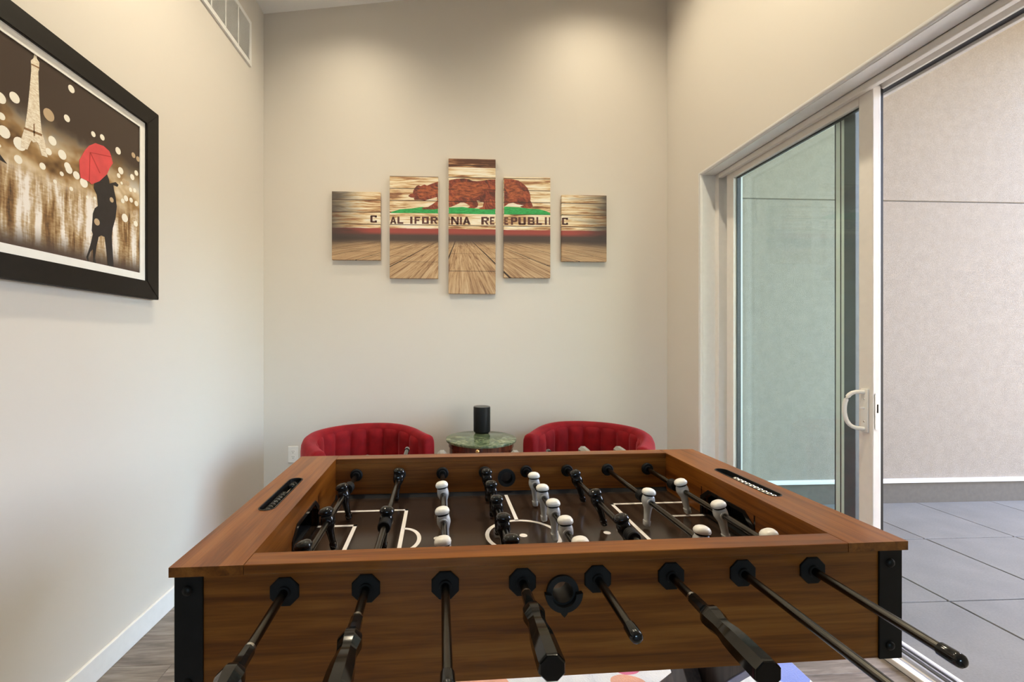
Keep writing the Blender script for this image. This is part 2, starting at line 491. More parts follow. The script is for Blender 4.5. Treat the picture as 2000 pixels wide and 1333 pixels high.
# white plaster lining of the door opening
bm = bmesh.new()
box(bm, XR + 0.018, XR + 0.102, OY1 - 0.003, OY1 + 0.0, 0, OZ - 0.003)
box(bm, XR + 0.018, XR + 0.102, OY0, OY0 + 0.003, 0, OZ - 0.003)
box(bm, XR + 0.018, XR + 0.102, OY0, OY1, OZ - 0.003, OZ)
struct(obj('trim_1', bm, M['trim']), 'white lining of the door opening')
struct(obj('wall_side', new_box(XW - 0.12, XL - 0.12, YP, YP + 0.12, -0.1, 4.3), M['paint']), 'unseen greige wall of the living space widened to weaken bounced light')
struct(obj('wall_far_left', new_box(XW - 0.12, XW, YR - 0.12, YP, -0.1, 4.3), M['paint']), 'far left greige wall of the unseen living space widened to weaken bounced light')
# rear wall with a window behind the camera
bm = bmesh.new()
plate(bm, rect(XW - 0.12, XO, -0.1, 4.4), [rect(-1.05, 1.25, 0.6, 2.5)], 'y', YR - 0.12, YR)
struct(obj('wall_rear', bm, M['paint']), 'greige painted wall behind the viewer')
wi = struct(empty('window_1', (0.1, YR - 0.06, 0.6)), 'window behind the viewer')
bm = bmesh.new()
plate(bm, rect(-1.15, 1.15, 0, 1.9), [rect(-1.10, -0.02, 0.05, 1.85), rect(0.02, 1.10, 0.05, 1.85)], 'y', -0.03, 0.03)
obj('window_frame', bm, M['trim'], wi)
for x0 in (-1.10, 0.02):
    obj('window_pane', new_box(x0, x0 + 1.08, -0.003, 0.003, 0.05, 1.85), M['glass'], wi)
# sloped ceiling
bm = bmesh.new()
xa, xb = XW - 0.15, XO + 0.05
pts = [(xa, ceil_z(xa)), (xb, ceil_z(xb)), (xb, ceil_z(xb) + 0.1), (xa, ceil_z(xa) + 0.1)]
plate(bm, pts, [], 'y', YR - 0.15, YB + 0.05)
struct(obj('ceiling', bm, M['ceiling']), 'white ceiling sloping up to the right')
# baseboards
BH = 0.096
struct(obj('baseboard_left', new_box(XL, XL + 0.013, YP, YB, 0, BH, bevel=0.003), M['trim']), 'white baseboard along the left wall')
struct(obj('baseboard_back', new_box(XL + 0.013, XR - 0.013, YB - 0.013, YB, 0, BH, bevel=0.003), M['trim']), 'white baseboard behind the chairs')
struct(obj('baseboard_right', new_box(XR - 0.013, XR, OY1 + 0.02, YB - 0.013, 0, BH, bevel=0.003), M['trim']), 'short white baseboard beside the sliding door')

# ------------------------------------------------------------------ sliding door
dr = struct(empty('door_1', (1.83, 1.81, 0)), 'white sliding glass door standing half open')
DO = (-1.83, -1.81, 0)
def dpart(name, bm, mat, parent=None, smooth=None):
    return obj(name, bm, mat, parent or dr, smooth, off=DO)
FX0, FX1 = 1.76, 1.905
HZ = CAMZ + 1.066
bm = bmesh.new()
box(bm, FX0, FX1, OY1 - 0.04, OY1, 0.0, OZ, 0.003)
box(bm, FX0, FX1, OY0, OY0 + 0.04, 0.0, OZ, 0.003)
dpart('jamb', bm, M['vinyl'])
bm = bmesh.new()
box(bm, FX0, FX0 + 0.028, OY0 + 0.04, OY1 - 0.04, HZ, OZ, 0.003)
box(bm, 1.83, 1.843, OY0 + 0.04, OY1 - 0.04, HZ + 0.004, OZ, 0.002)
box(bm, FX1 - 0.02, FX1, OY0 + 0.04, OY1 - 0.04, HZ, OZ, 0.002)
box(bm, FX0, FX1, OY0 + 0.04, OY1 - 0.04, OZ - 0.006, OZ)
dpart('head', bm, M['vinyl'])
dpart('head_track', new_box(1.844, 1.886, OY0 + 0.04, 1.88, HZ + 0.012, OZ - 0.008), M['dark_alu'])
bm = bmesh.new()
box(bm, FX0, FX0 + 0.03, OY0 + 0.04, OY1 - 0.04, 0.0, 0.024, 0.003)
box(bm, FX0 + 0.03, FX1 + 0.03, OY0 + 0.04, OY1 - 0.04, -0.02, 0.006)
dpart('sill', bm, M['vinyl'])
bm = bmesh.new()
for xx, h, wd in ((1.800, 0.018, 0.006), (1.832, 0.022, 0.010), (1.872, 0.018, 0.006), (1.90, 0.014, 0.010)):
    box(bm, xx, xx + wd, OY0 + 0.04, OY1 - 0.04, 0.006, h)
dpart('sill_track', bm, M['grey_alu'])
bm = bmesh.new()
box(bm, 1.845, 1.868, OY0 + 0.04, 1.88, 0.0065, 0.009)
box(bm, 1.885, 1.898, OY0 + 0.04, 1.88, 0.0065, 0.009)
dpart('sill_gasket', bm, M['dark_alu'])
# sliding panel (pushed back over the fixed one)
SX0, SX1 = 1.790, 1.826
PT = CAMZ + 1.083; GT = CAMZ + 1.033; GB = 0.14
SY0, SY1 = 1.752, 2.722
sp = empty('sliding_panel'); sp.parent = dr
sp['label'] = 'sliding glass panel with a D-shaped pull'
for y0, y1 in ((SY0, 1.816), (2.657, SY1)):
    dpart('stile', new_box(SX0, SX1, y0, y1, 0.026, PT, 0.003), M['vinyl'], sp)
dpart('rail', new_box(SX0, SX1, 1.816, 2.657, GT, PT, 0.003), M['vinyl'], sp)
dpart('rail', new_box(SX0, SX1, 1.816, 2.657, 0.026, GB, 0.003), M['vinyl'], sp)
dpart('glass_pane', new_box(1.806, 1.811, 1.812, 2.661, GB - 0.004, GT + 0.004), M['glass'], sp)
bm = bmesh.new()
plate(bm, rect(1.816, 2.657, GB, GT), [rect(1.824, 2.649, GB + 0.008, GT - 0.008)], 'x', 1.811, 1.824)
dpart('glazing_bead', bm, M['dark_alu'], sp)
dpart('weather_strip', new_box(SX1, 1.838, SY0 + 0.002, SY0 + 0.022, 0.03, PT - 0.01), M['black_plastic'], sp)
# handle: back plate and D bow
hz0, hz1 = CAMZ - 0.392, CAMZ - 0.205
bm = bmesh.new(); box(bm, SX0 - 0.008, SX0, 1.768, 1.800, hz0, hz1, 0.003)
dpart('handle_plate', bm, M['white_plastic'], sp, 40)
bm = bmesh.new()
hp = []
zc, hh = (hz0 + hz1) / 2, (hz1 - hz0) / 2 - 0.014
for k in range(17):
    a = math.pi * k / 16 - math.pi / 2
    t = max(0.0, math.cos(a)) ** 0.55
    hp.append((SX0 - 0.006 - 0.056 * t, 1.784 + 0.036 * t, zc + hh * math.sin(a)))
tube(bm, hp, 0.0085, 10)
dpart('handle', bm, M['white_plastic'], sp, 60)
bm = bmesh.new()
box(bm, SX0 - 0.026, SX0 - 0.007, 1.780, 1.788, zc + 0.006, zc + 0.014, 0.002)
dpart('thumb_latch', bm, M['white_plastic'], sp)
bm = bmesh.new()
for zz in (hz0 + 0.045, hz1 - 0.045):
    loft(bm, [(SX0 - 0.0095, 0.003, 0.003), (SX0 - 0.0075, 0.0045, 0.0045)], 'x', 10, center=(0, 1.784, zz))
dpart('screw', bm, M['steel'], sp)
bm = bmesh.new()
plate(bm, rrect(1.798, 1.818, CAMZ - 0.375, CAMZ - 0.222, 0.006), [rect(1.804, 1.812, CAMZ - 0.305, CAMZ - 0.268)], 'y', SY0 - 0.003, SY0)
dpart('latch_plate', bm, M['steel'], sp)
dpart('latch_hole', new_box(1.803, 1.813, SY0 - 0.001, SY0 + 0.001, CAMZ - 0.306, CAMZ - 0.267), M['dark_hole'], sp)
# fixed panel behind it
fp = empty('fixed_panel'); fp.parent = dr
fp['label'] = 'fixed glass panel seen through the sliding one'
AX0, AX1 = 1.848, 1.884
dpart('stile', new_box(AX0, AX1, 1.943, 1.992, 0.03, PT, 0.002), M['vinyl'], fp)
dpart('interlock', new_box(AX0 - 0.006, AX1, 1.885, 1.942, 0.03, PT, 0.002), M['mid_alu'], fp)
dpart('stile_groove', new_box(AX0 - 0.0006, AX0 + 0.001, 1.962, 1.967, 0.03, PT - 0.004), M['dark_alu'], fp)
dpart('stile', new_box(AX0, AX1, 2.705, 2.76, 0.03, PT, 0.002), M['vinyl'], fp)
dpart('rail', new_box(AX0, AX1, 1.992, 2.705, GT + 0.03, PT, 0.002), M['vinyl'], fp)
dpart('rail', new_box(AX0, AX1, 1.992, 2.705, 0.03, 0.12, 0.002), M['vinyl'], fp)
dpart('glass_pane', new_box(1.864, 1.869, 1.988, 2.709, 0.116, GT + 0.034), M['glass'], fp)
bm = bmesh.new()
plate(bm, rect(1.992, 2.705, 0.12, GT + 0.03), [rect(1.999, 2.690, 0.127, GT + 0.020)], 'x', 1.850, 1.863)
dpart('glazing_bead', bm, M['dark_alu'], fp)

# ------------------------------------------------------------------ patio outside
YO = 3.324
PZ = -0.012
pa = struct(obj('patio', new_box(XO + 0.005, 14.0, -3.2, YO, -0.16, PZ - 0.035), M['paver_bed']), 'patio paved with large grey pavers')
GX, GY = 0.63, 0.655
pv = mesh_of('paver', new_box(0.004, GX - 0.004, 0.004, GY - 0.004, -0.035, 0.0, bevel=0.003, seg=1), M['paver'])
for i in range(0, 18):
    for j in range(-7, 1):
        xx = 2.50 + (i - 1) * GX; yy = 2.055 + (j + 1) * GY
        x0 = max(xx, XO + 0.006); y1 = min(yy + GY, YO - 0.002)
        if xx >= XO and yy + GY <= YO: link('paver', pv, pa, (xx, yy, PZ))
        elif x0 < xx + GX - 0.02:
            obj('paver', new_box(x0, xx + GX - 0.004, yy + 0.004, y1 - 0.002, -0.035, 0, bevel=0.003, seg=1), M['paver'], pa, loc=(0, 0, PZ))
sw = struct(empty('wall_patio', (5.0, YO, 0)), 'sand-coloured stucco wall across the patio')
def wpart(name, bm, mat): return obj(name, bm, mat, sw, off=(-5.0, -YO, 0))
jz = CAMZ + 1.127
wpart('stucco_panel', new_box(XO + 0.002, 14.0, YO, YO + 0.2, 0.165, jz - 0.004, 0.004), M['stucco'])
wpart('stucco_panel', new_box(XO + 0.002, 14.0, YO, YO + 0.2, jz + 0.004, 4.3, 0.004), M['stucco'])
wpart('joint', new_box(XO + 0.002, 14.0, YO + 0.008, YO + 0.2, jz - 0.01, jz + 0.01), M['parapet'])
wpart('base_band', new_box(XO + 0.002, 14.0, YO - 0.004, YO + 0.2, PZ - 0.03, 0.150), M['parapet'])
wpart('flashing', new_box(XO + 0.002, 14.0, YO - 0.022, YO + 0.2, 0.152, 0.182, 0.003), M['flashing'])
struct(obj('ceiling_patio', new_box(XO + 0.002, 5.5, -3.2, YO + 0.35, CAMZ + 2.67, CAMZ + 2.80), M['soffit']), 'tan soffit along the patio wall, extended unseen over the patio to block the sky')  # real at the wall; its unseen reach outward is added to block overhead sky
struct(obj('wall_light_block', new_box(XO + 0.002, 14.0, -3.4, -3.2, -0.05, 4.2), M['stucco']), 'unseen stucco wall added to cut light from the near side of the patio')  # out-of-view wall added to reduce daylight from the near side

# ================================================================== FOOSBALL TABLE
TH = CAMZ - 0.41                                     # top of the rails over the floor
TA = R(1.28)
TC = (0.7165, 0.375)                                 # table centre in table coordinates (x from left end, y from near side, z from rail top)
tx = -0.500 + TC[0] * math.cos(TA) - TC[1] * math.sin(TA)
ty = 0.8185 + TC[0] * math.sin(TA) + TC[1] * math.cos(TA)
tb = empty('foosball_table', (tx, ty, 0), TA)
tag(tb, 'walnut-veneer foosball table with black corner brackets, in front of the red chairs', 'foosball table')
TOFF = (-TC[0], -TC[1], TH)
def tpart(name, bm, mat, parent=None, smooth=None):
    return obj(name, bm, mat, parent or tb, smooth, off=TOFF)
TW, TD, ST = 1.433, 0.75, 0.018
RX, RY = 0.124, 0.041                                # widths of the side rails and of the long rails
# rails
slot = lambda cx: rrect(cx - 0.0185, cx + 0.0185, 0.256, 0.504, 0.0184, 8)
SLX = (0.060, TW - 0.060)
for i, (x0, x1) in enumerate(((-0.006, RX), (TW - RX, TW + 0.006))):
    bm = bmesh.new()
    plate(bm, rect(x0, x1, -0.006, TD + 0.006), [slot(SLX[i])], 'z', -ST, 0)
    tpart('side_rail', bm, M['walnut_y'])
tpart('long_rail', new_box(RX + 0.0006, TW - RX - 0.0006, -0.006, RY, -ST, 0, 0.001, seg=1), M['walnut_x'])
tpart('long_rail', new_box(RX + 0.0006, TW - RX - 0.0006, TD - RY, TD + 0.006, -ST, 0, 0.001, seg=1), M['walnut_x'])
# cabinet sides
AB = -0.243
RODX = [0.195 + 0.149 * i for i in range(8)]
RZ = -0.056
for y0, y1 in ((0.004, RY), (TD - RY, TD - 0.004)):
    bm = bmesh.new()
    plate(bm, rect(0.002, TW - 0.002, AB, -ST), [circle(TC[0] + 0.004, -0.077, 0.0225, 24)], 'y', y0, y1)
    tpart('long_panel', bm, M['walnut_x'])
FZ = -0.135
def goal_outline(g=0.0):
    return [(0.262 - g, FZ - 0.0005), (0.488 + g, FZ - 0.0005), (0.488 + g, -0.086 + g), (0.452 + g * 0.5, -0.056 + g), (0.298 - g * 0.5, -0.056 + g), (0.262 - g, -0.086 + g)]
for x0, x1, xo0, xo1, s in ((RX - 0.02, RX, 0.002, 0.02, 1), (TW - RX, TW - RX + 0.02, TW - 0.02, TW - 0.002, -1)):
    bm = bmesh.new()
    plate(bm, [(RY, FZ - 0.0006), (0.262, FZ - 0.0006), (0.262, -0.086), (0.298, -0.056), (0.452, -0.056), (0.488, -0.086), (0.488, FZ - 0.0006), (TD - RY, FZ - 0.0006), (TD - RY, -ST), (RY, -ST)], [], 'x', x0, x1)
    tpart('inner_end_panel', bm, M['walnut_y'])
    tpart('outer_end_panel', new_box(xo0, xo1, RY, TD - RY, AB, -ST), M['walnut_y'])
    # goal: dark pocket and rim
    bm = bmesh.new()
    if s > 0: box(bm, 0.022, 0.026, 0.25, 0.50, FZ, -0.045); box(bm, 0.026, RX - 0.021, 0.25, 0.50, FZ - 0.004, FZ)
    else: box(bm, TW - 0.026, TW - 0.022, 0.25, 0.50, FZ, -0.045); box(bm, TW - RX + 0.021, TW - 0.026, 0.25, 0.50, FZ - 0.004, FZ)
    g = tpart('goal', bm, M['dark_hole'])
    bm = bmesh.new()
    xr0, xr1 = (RX, RX + 0.003) if s > 0 else (TW - RX - 0.003, TW - RX)
    inn = goal_outline(-0.004); inn[0] = (inn[0][0], FZ + 0.004); inn[1] = (inn[1][0], FZ + 0.004)
    plate(bm, goal_outline(0.006), [inn], 'x', xr0, xr1)
    box(bm, *((0.03, RX) if s > 0 else (TW - RX, TW - 0.03)), 0.256, 0.262, FZ, -0.05)
    box(bm, *((0.03, RX) if s > 0 else (TW - RX, TW - 0.03)), 0.488, 0.494, FZ, -0.05)
    tpart('goal_rim', bm, M['black_gloss'], g)
# playing field
pf = tpart('playfield', new_box(RX - 0.018, TW - RX + 0.018, RY, TD - RY, FZ - 0.012, FZ), M['field'])
for y0, y1 in ((RY, RY + 0.012), (TD - RY - 0.012, TD - RY)):  # dark sloped pieces stand in for the shading along the field's long edges
    bm = bmesh.new()
    ya, yb = (y0, y1) if y0 < 0.3 else (y1, y0)
    vv = [bm.verts.new(p) for p in ((RX, ya, FZ), (TW - RX, ya, FZ), (TW - RX, yb, FZ), (RX, yb, FZ), (RX, ya, FZ + 0.011), (TW - RX, ya, FZ + 0.011))]
    for q in ((0, 1, 2, 3), (4, 5, 2, 3), (0, 1, 5, 4), (0, 3, 4), (1, 2, 5)): bm.faces.new([vv[k] for k in q])
    tpart('edge_shade_strip', bm, M['strip'], pf)
LZ0, LZ1 = FZ, FZ + 0.0006
LW = 0.0055
def fline(outer, holes=()):
    bm = bmesh.new(); plate(bm, outer, holes, 'z', LZ0, LZ1)
    return tpart('field_line', bm, M['line_white'], pf)
cx, cyy = TC
fline(rect(cx - LW, cx + LW, cyy + 0.1015, TD - RY - 0.013)); fline(rect(cx - LW, cx + LW, RY + 0.013, cyy - 0.1015))
fline(circle(cx, cyy, 0.107, 48), [circle(cx, cyy, 0.096, 48)])
fline(circle(cx, cyy, 0.011, 20))
for s in (1, -1):
    e0 = RX if s > 0 else TW - RX
    X = lambda d: e0 + s * d
    def rc(d0, d1, y0, y1): fline(rect(min(X(d0), X(d1)), max(X(d0), X(d1)), y0, y1))
    BD, BH2, SD, SH = 0.258, 0.215, 0.116, 0.106
    rc(0, BD, cyy + BH2 - 2 * LW, cyy + BH2); rc(0, BD, cyy - BH2, cyy - BH2 + 2 * LW); rc(BD - 2 * LW, BD, cyy - BH2, cyy + BH2)
    rc(0, SD, cyy + SH - 2 * LW, cyy + SH); rc(0, SD, cyy - SH, cyy - SH + 2 * LW); rc(SD - 2 * LW, SD, cyy - SH, cyy + SH)
    n = 20
    outer = [(X(BD - 0.002 + 0.052 * math.cos(R(-90 + 180 * k / n))), cyy + 0.074 * math.sin(R(-90 + 180 * k / n))) for k in range(n + 1)]
    inner = [(X(BD - 0.002 + 0.041 * math.cos(R(90 - 180 * k / n))), cyy + 0.063 * math.sin(R(90 - 180 * k / n))) for k in range(n + 1)]
    fline(outer + inner)
    fline(circle(X(0.352), cyy, 0.010, 18))
# corner brackets with bolts
bolt_me = None
for sx in (0, 1):
    for sy in (0, 1):
        bm = bmesh.new()
        X0, X1 = (0.0, 0.050) if sx == 0 else (TW - 0.050, TW)
        Y0, Y1 = (0.0, 0.0045) if sy == 0 else (TD - 0.0045, TD)
        box(bm, X0, X1, Y0, Y1, AB - 0.001, -ST - 0.0004, 0.001, seg=1)
        xe = (0.0, 0.003) if sx == 0 else (TW - 0.003, TW)
        box(bm, *xe, *((0.0045, 0.05) if sy == 0 else (TD - 0.05, TD - 0.0045)), AB - 0.001, -ST - 0.0004)
        br = tpart('corner_bracket', bm, M['black_metal'])
        for zz in (-0.046, -0.216):
            bm = bmesh.new()
            yb0 = 0.0 if sy == 0 else TD
            d = -1 if sy == 0 else 1
            xc = 0.0235 if sx == 0 else TW - 0.0275
            loft(bm, [(yb0, 0.0095, 0.0095), (yb0 + d * 0.002, 0.0092, 0.0092), (yb0 + d * 0.0045, 0.0065, 0.0065), (yb0 + d * 0.0055, 0.002, 0.002)], 'y', 16, center=(xc, 0, zz))
            tpart('bolt', bm, M['black_metal'], br, 50)
# underside and legs (X trestles)
tpart('bottom_panel', new_box(0.02, TW - 0.02, RY, TD - RY, AB + 0.004, AB + 0.016), M['walnut_dark'])
for lx in (0.215, 1.215):
    for sgn in (1, -1):
        bm = bmesh.new()
        ht = TH + AB + 0.004; span = 0.27
        ang = math.atan2(2 * span, ht)
        L_ = math.hypot(2 * span, ht) / 2 - 0.065
        ofs = 0.024 * sgn
        box(bm, -0.022 + ofs, 0.022 + ofs, -0.045, 0.045, -L_, L_, 0.003)
        bmesh.ops.rotate(bm, verts=bm.verts[:], cent=(0, 0, 0), matrix=Matrix.Rotation(sgn * ang, 3, 'X'))
        bmesh.ops.translate(bm, verts=bm.verts[:], vec=(lx, TC[1], -TH + ht / 2))
        tpart('leg', bm, M['walnut_dark'])
    tpart('leg_foot', new_box(lx - 0.05, lx + 0.05, 0.06, 0.69, -TH + 0.009, -TH + 0.05, 0.004), M['walnut_dark'])
    tpart('leg_head', new_box(lx - 0.05, lx + 0.05, 0.06, 0.69, AB - 0.03, AB + 0.004, 0.004), M['walnut_dark'])
# ball cups
def cup(y_face, d, scoop):
    bm = bmesh.new()
    c = (TC[0] + 0.004, -0.077)
    plate(bm, circle(c[0], c[1], 0.0315, 36), [circle(c[0], c[1], 0.0205, 36)], 'y', y_face, y_face + d * 0.006)
    loft(bm, [(y_face + d * 0.006, 0.0205, 0.0205), (y_face - d * 0.030, 0.0200, 0.0200)], 'y', 30, cap=False, center=(c[0], 0, c[1]))
    if scoop:
        pts = [(c[0] + 0.0365 * math.cos(R(a)), c[1] + 0.002 + 0.0365 * math.sin(R(a))) for a in range(180, 361, 10)]
        pts = pts[:9] + [(c[0] - 0.006, c[1] - 0.0365), (c[0], c[1] - 0.043), (c[0] + 0.006, c[1] - 0.0365)] + pts[10:]
        inn = [(c[0] + 0.024 * math.cos(R(a)), c[1] + 0.024 * math.sin(R(a))) for a in range(360, 179, -12)]
        plate(bm, pts + inn, [], 'y', y_face + d * 0.006, y_face + d * 0.016)
    return tpart('ball_cup', bm, M['black_plastic'], smooth=30)
cup(0.004, -1, True)
cup(TD - RY, -1, False)
cup(RY, 1, False)
bm = bmesh.new(); loft(bm, [(TD - 0.020, 0.0222, 0.0222), (TD - 0.016, 0.0222, 0.0222)], 'y', 24, center=(TC[0] + 0.004, 0, -0.077))
tpart('ball_chute_back', bm, M['walnut_dark'])
# score counters in the side rails
bead_d = {}
for i, (sxc, mat, nm) in enumerate(((SLX[0], M['black_gloss'], 'black'), (SLX[1], M['steel'], 'silver'))):
    bm = bmesh.new()
    plate(bm, rrect(sxc - 0.0205, sxc + 0.0205, 0.254, 0.506, 0.0204, 8), [rrect(sxc - 0.0175, sxc + 0.0175, 0.257, 0.503, 0.0174, 8)], 'z', -0.004, 0.0012)
    plate(bm, rrect(sxc - 0.0185, sxc + 0.0185, 0.256, 0.504, 0.0184, 8), [], 'z', -0.030, -0.027)
    plate(bm, rrect(sxc - 0.0185, sxc + 0.0185, 0.256, 0.504, 0.0184, 8), [rrect(sxc - 0.0175, sxc + 0.0175, 0.257, 0.503, 0.0174, 8)], 'z', -0.027, -0.004)
    sc = tpart('score_counter', bm, M['black_plastic'])
    sc['label'] = 'score counter with ten ' + nm + ' beads'
    bm = bmesh.new(); tube(bm, [(sxc, 0.258, -0.012), (sxc, 0.502, -0.012)], 0.0025, 8)
    tpart('bead_wire', bm, M['steel'], sc)
    bm = bmesh.new(); loft(bm, [(-0.0065, 0.004, 0.004), (-0.006, 0.008, 0.008), (-0.003, 0.0108, 0.0108), (0.003, 0.0108, 0.0108), (0.006, 0.008, 0.008), (0.0065, 0.004, 0.004)], 'y', 14)
    bme = mesh_of('bead', bm, mat, 50)
    for k in range(10):
        yk = 0.272 + 0.0165 * k + (0.0 if k < 8 or i == 1 else 0.05)
        link('bead', bme, sc, (sxc + TOFF[0], yk + TOFF[1], -0.011 + TOFF[2]))

# --- rods, players, handles
def man_mesh(name, mats):
    bm = bmesh.new()
    secs = [(0.0365, 0.003, 0.003), (0.0356, 0.010, 0.009), (0.0330, 0.0152, 0.0128), (0.0285, 0.0185, 0.0156), (0.0240, 0.0193, 0.0163), (0.0210, 0.0182, 0.0152),
            (0.0195, 0.0135, 0.0115), (0.0172, 0.0130, 0.0110),
            (0.0160, 0.0148, 0.0130), (0.011, 0.0166, 0.0155), (0.004, 0.0178, 0.0170), (-0.004, 0.0178, 0.0170), (-0.012, 0.0148, 0.0145), (-0.022, 0.0105, 0.0118), (-0.036, 0.0088, 0.0108),
            (-0.050, 0.0078, 0.0105), (-0.056, 0.0080, 0.0108), (-0.0575, 0.0100, 0.0115), (-0.070, 0.0092, 0.0115), (-0.0715, 0.008, 0.0105)]
    mis = [1] * 5 + [2] * 3 + [0] * 12
    loft(bm, secs, 'z', 20, power=2.5, mis=mis)
    # shoulder ring round the rod
    loft(bm, [(-0.019, 0.0100, 0.0100), (-0.0185, 0.0112, 0.0112), (0.0185, 0.0112, 0.0112), (0.019, 0.0100, 0.0100)], 'y', 18, mi=0)
    return mesh_of(name, bm, mats, 42)
man_w = man_mesh('player_white', [M['man_white'], M['man_head'], M['rubber']])
man_b = man_mesh('player_black', [M['black_gloss'], M['black_gloss'], M['rubber']])
def oct_plate():
    bm = bmesh.new()
    ph = R(22.5)
    loft(bm, [(0, 0.0283, 0.0283), (-0.0035, 0.0283, 0.0283), (-0.005, 0.0265, 0.0265)], 'y', 8, phase=ph)
    loft(bm, [(-0.004, 0.0125, 0.0125), (-0.0085, 0.0115, 0.0115)], 'y', 20)
    return mesh_of('rod_bearing', bm, M['rubber'], 30)
def disc_plate():
    bm = bmesh.new()
    loft(bm, [(0, 0.021, 0.021), (-0.006, 0.021, 0.021), (-0.009, 0.0185, 0.0185)], 'y', 24)
    loft(bm, [(-0.008, 0.0125, 0.0125), (-0.014, 0.0115, 0.0115)], 'y', 20)
    return mesh_of('rod_bearing', bm, M['rubber'], 40)
oct_me, disc_me = oct_plate(), disc_plate()
def handle_mesh(mat, name):
    # runs from its sleeve mouth at y=0 to the end at y=-0.178
    bm = bmesh.new()
    secs = [(0.0, 0.0098), (-0.0005, 0.0104), (-0.036, 0.0112), (-0.041, 0.0138), (-0.047, 0.0178), (-0.055, 0.0198), (-0.063, 0.0197), (-0.071, 0.0180), (-0.080, 0.0160), (-0.088, 0.0158), (-0.096, 0.0168), (-0.108, 0.0190), (-0.125, 0.0202), (-0.176, 0.0212), (-0.1805, 0.0203), (-0.182, 0.0185)]
    loft(bm, [(t, r, r) for t, r in secs], 'y', 8, phase=R(22.5))
    finish(bm)
    es = []
    for e in bm.edges:
        d = (e.verts[1].co - e.verts[0].co)
        if abs(d.y) > 0.6 * d.length and d.length > 0.003: es.append(e)
    me = mesh_of(name, bm, mat, 28)
    return me
hd_black = handle_mesh(M['handle'], 'handle_black')
hd_grey = handle_mesh(M['grey_handle'], 'handle_grey')
bm = bmesh.new()
loft(bm, [(0.0, 0.0085, 0.0085), (-0.001, 0.0104, 0.0104), (-0.022, 0.0110, 0.0110), (-0.028, 0.0100, 0.0100), (-0.031, 0.0065, 0.0065), (-0.032, 0.002, 0.002)], 'y', 20)
cap_me = mesh_of('end_cap', bm, M['black_gloss'], 50)
bm = bmesh.new()
secs = [(-0.015, 0.0145)]
for k in range(4): secs += [(-0.013 + k * 0.0075, 0.0165), (-0.0095 + k * 0.0075, 0.0165), (-0.0080 + k * 0.0075, 0.0148)]
loft(bm, [(t, r, r) for t, r in secs], 'y', 20)
bump_me = mesh_of('bumper', bm, M['rubber'], 40)
bm = bmesh.new(); loft(bm, [(-0.003, 0.0093, 0.0093), (0.003, 0.0093, 0.0093)], 'y', 18)
ring_me = mesh_of('ferrule', bm, M['steel'], 40)

# team, player positions along the rod, tilt in degrees, near end / handle mouth, far end / handle mouth, bumper positions
RODS = [
    ('b', (0.507, 0.319, 0.132), 13, -0.152, 0.915, (0.575, 0.065)),
    ('b', (0.656, 0.312), -6, -0.088, 1.035, (0.282, 0.692)),
    ('w', (0.505, 0.300, 0.129), 9, -0.222, 0.778, (0.560, 0.075)),
    ('b', (0.628, 0.500, 0.374, 0.248, 0.128), 2, -0.040, 0.86, ()),
    ('w', (0.574, 0.455, 0.333, 0.218, 0.104), 3, -0.142, 0.755, ()),
    ('b', (0.591, 0.405, 0.222), 17, -0.073, 0.95, (0.178,)),
    ('w', (0.398, 0.140), -4, -0.335, 0.80, (0.436,)),
    ('w', (0.476, 0.292, 0.112), 14, -0.226, 0.79, (0.528,)),
]
for i, (team, men, tilt, near, far, bumps) in enumerate(RODS):
    x = RODX[i]
    base = Vector((x, 0, RZ)) + Vector((TOFF[0], TOFF[1], TOFF[2]))
    n_end, f_end = near, far
    bm = bmesh.new()
    a = near - (0.03 if team == 'b' else 0.0); b = far + (0.03 if team == 'w' else 0.0)
    loft(bm, [(a, 0.0079, 0.0079), (b, 0.0079, 0.0079)], 'y', 20)
    rod = obj('rod', bm, M['rod'], tb, 40, loc=base)
    for y in men:
        link('player', man_b if team == 'b' else man_w, rod, (0, y, 0), (0, R(-tilt), 0))
    for y in bumps: link('bumper', bump_me, rod, (0, y, 0))
    if team == 'b':
        link('handle', hd_black, rod, (0, near, 0))
        link('end_cap', cap_me, rod, (0, far, 0), (0, 0, math.pi))
        link('ferrule', ring_me, rod, (0, near + 0.002, 0))
    else:
        link('end_cap', cap_me, rod, (0, near + 0.002, 0))
        link('handle', hd_grey, rod, (0, far, 0), (0, 0, math.pi))
    link('rod_bearing', oct_me, tb, (base.x, TOFF[1] + 0.004, base.z))
    link('rod_bearing', oct_me, tb, (base.x, TOFF[1] + TD - 0.004, base.z), (0, 0, math.pi))
    link('rod_bearing', disc_me, tb, (base.x, TOFF[1] + TD - RY, base.z))
    link('rod_bearing', disc_me, tb, (base.x, TOFF[1] + RY, base.z), (0, 0, math.pi))

# ================================================================== RUG
bm = new_box(-1.20, 1.20, -0.78, 0.78, 0.0, 0.009, 0.003)
tag(obj('rug', bm, M['rug'], loc=(0.165, 0.94, 0.0)), 'pale rug with orange, pink and blue patches under the foosball table', 'rug')

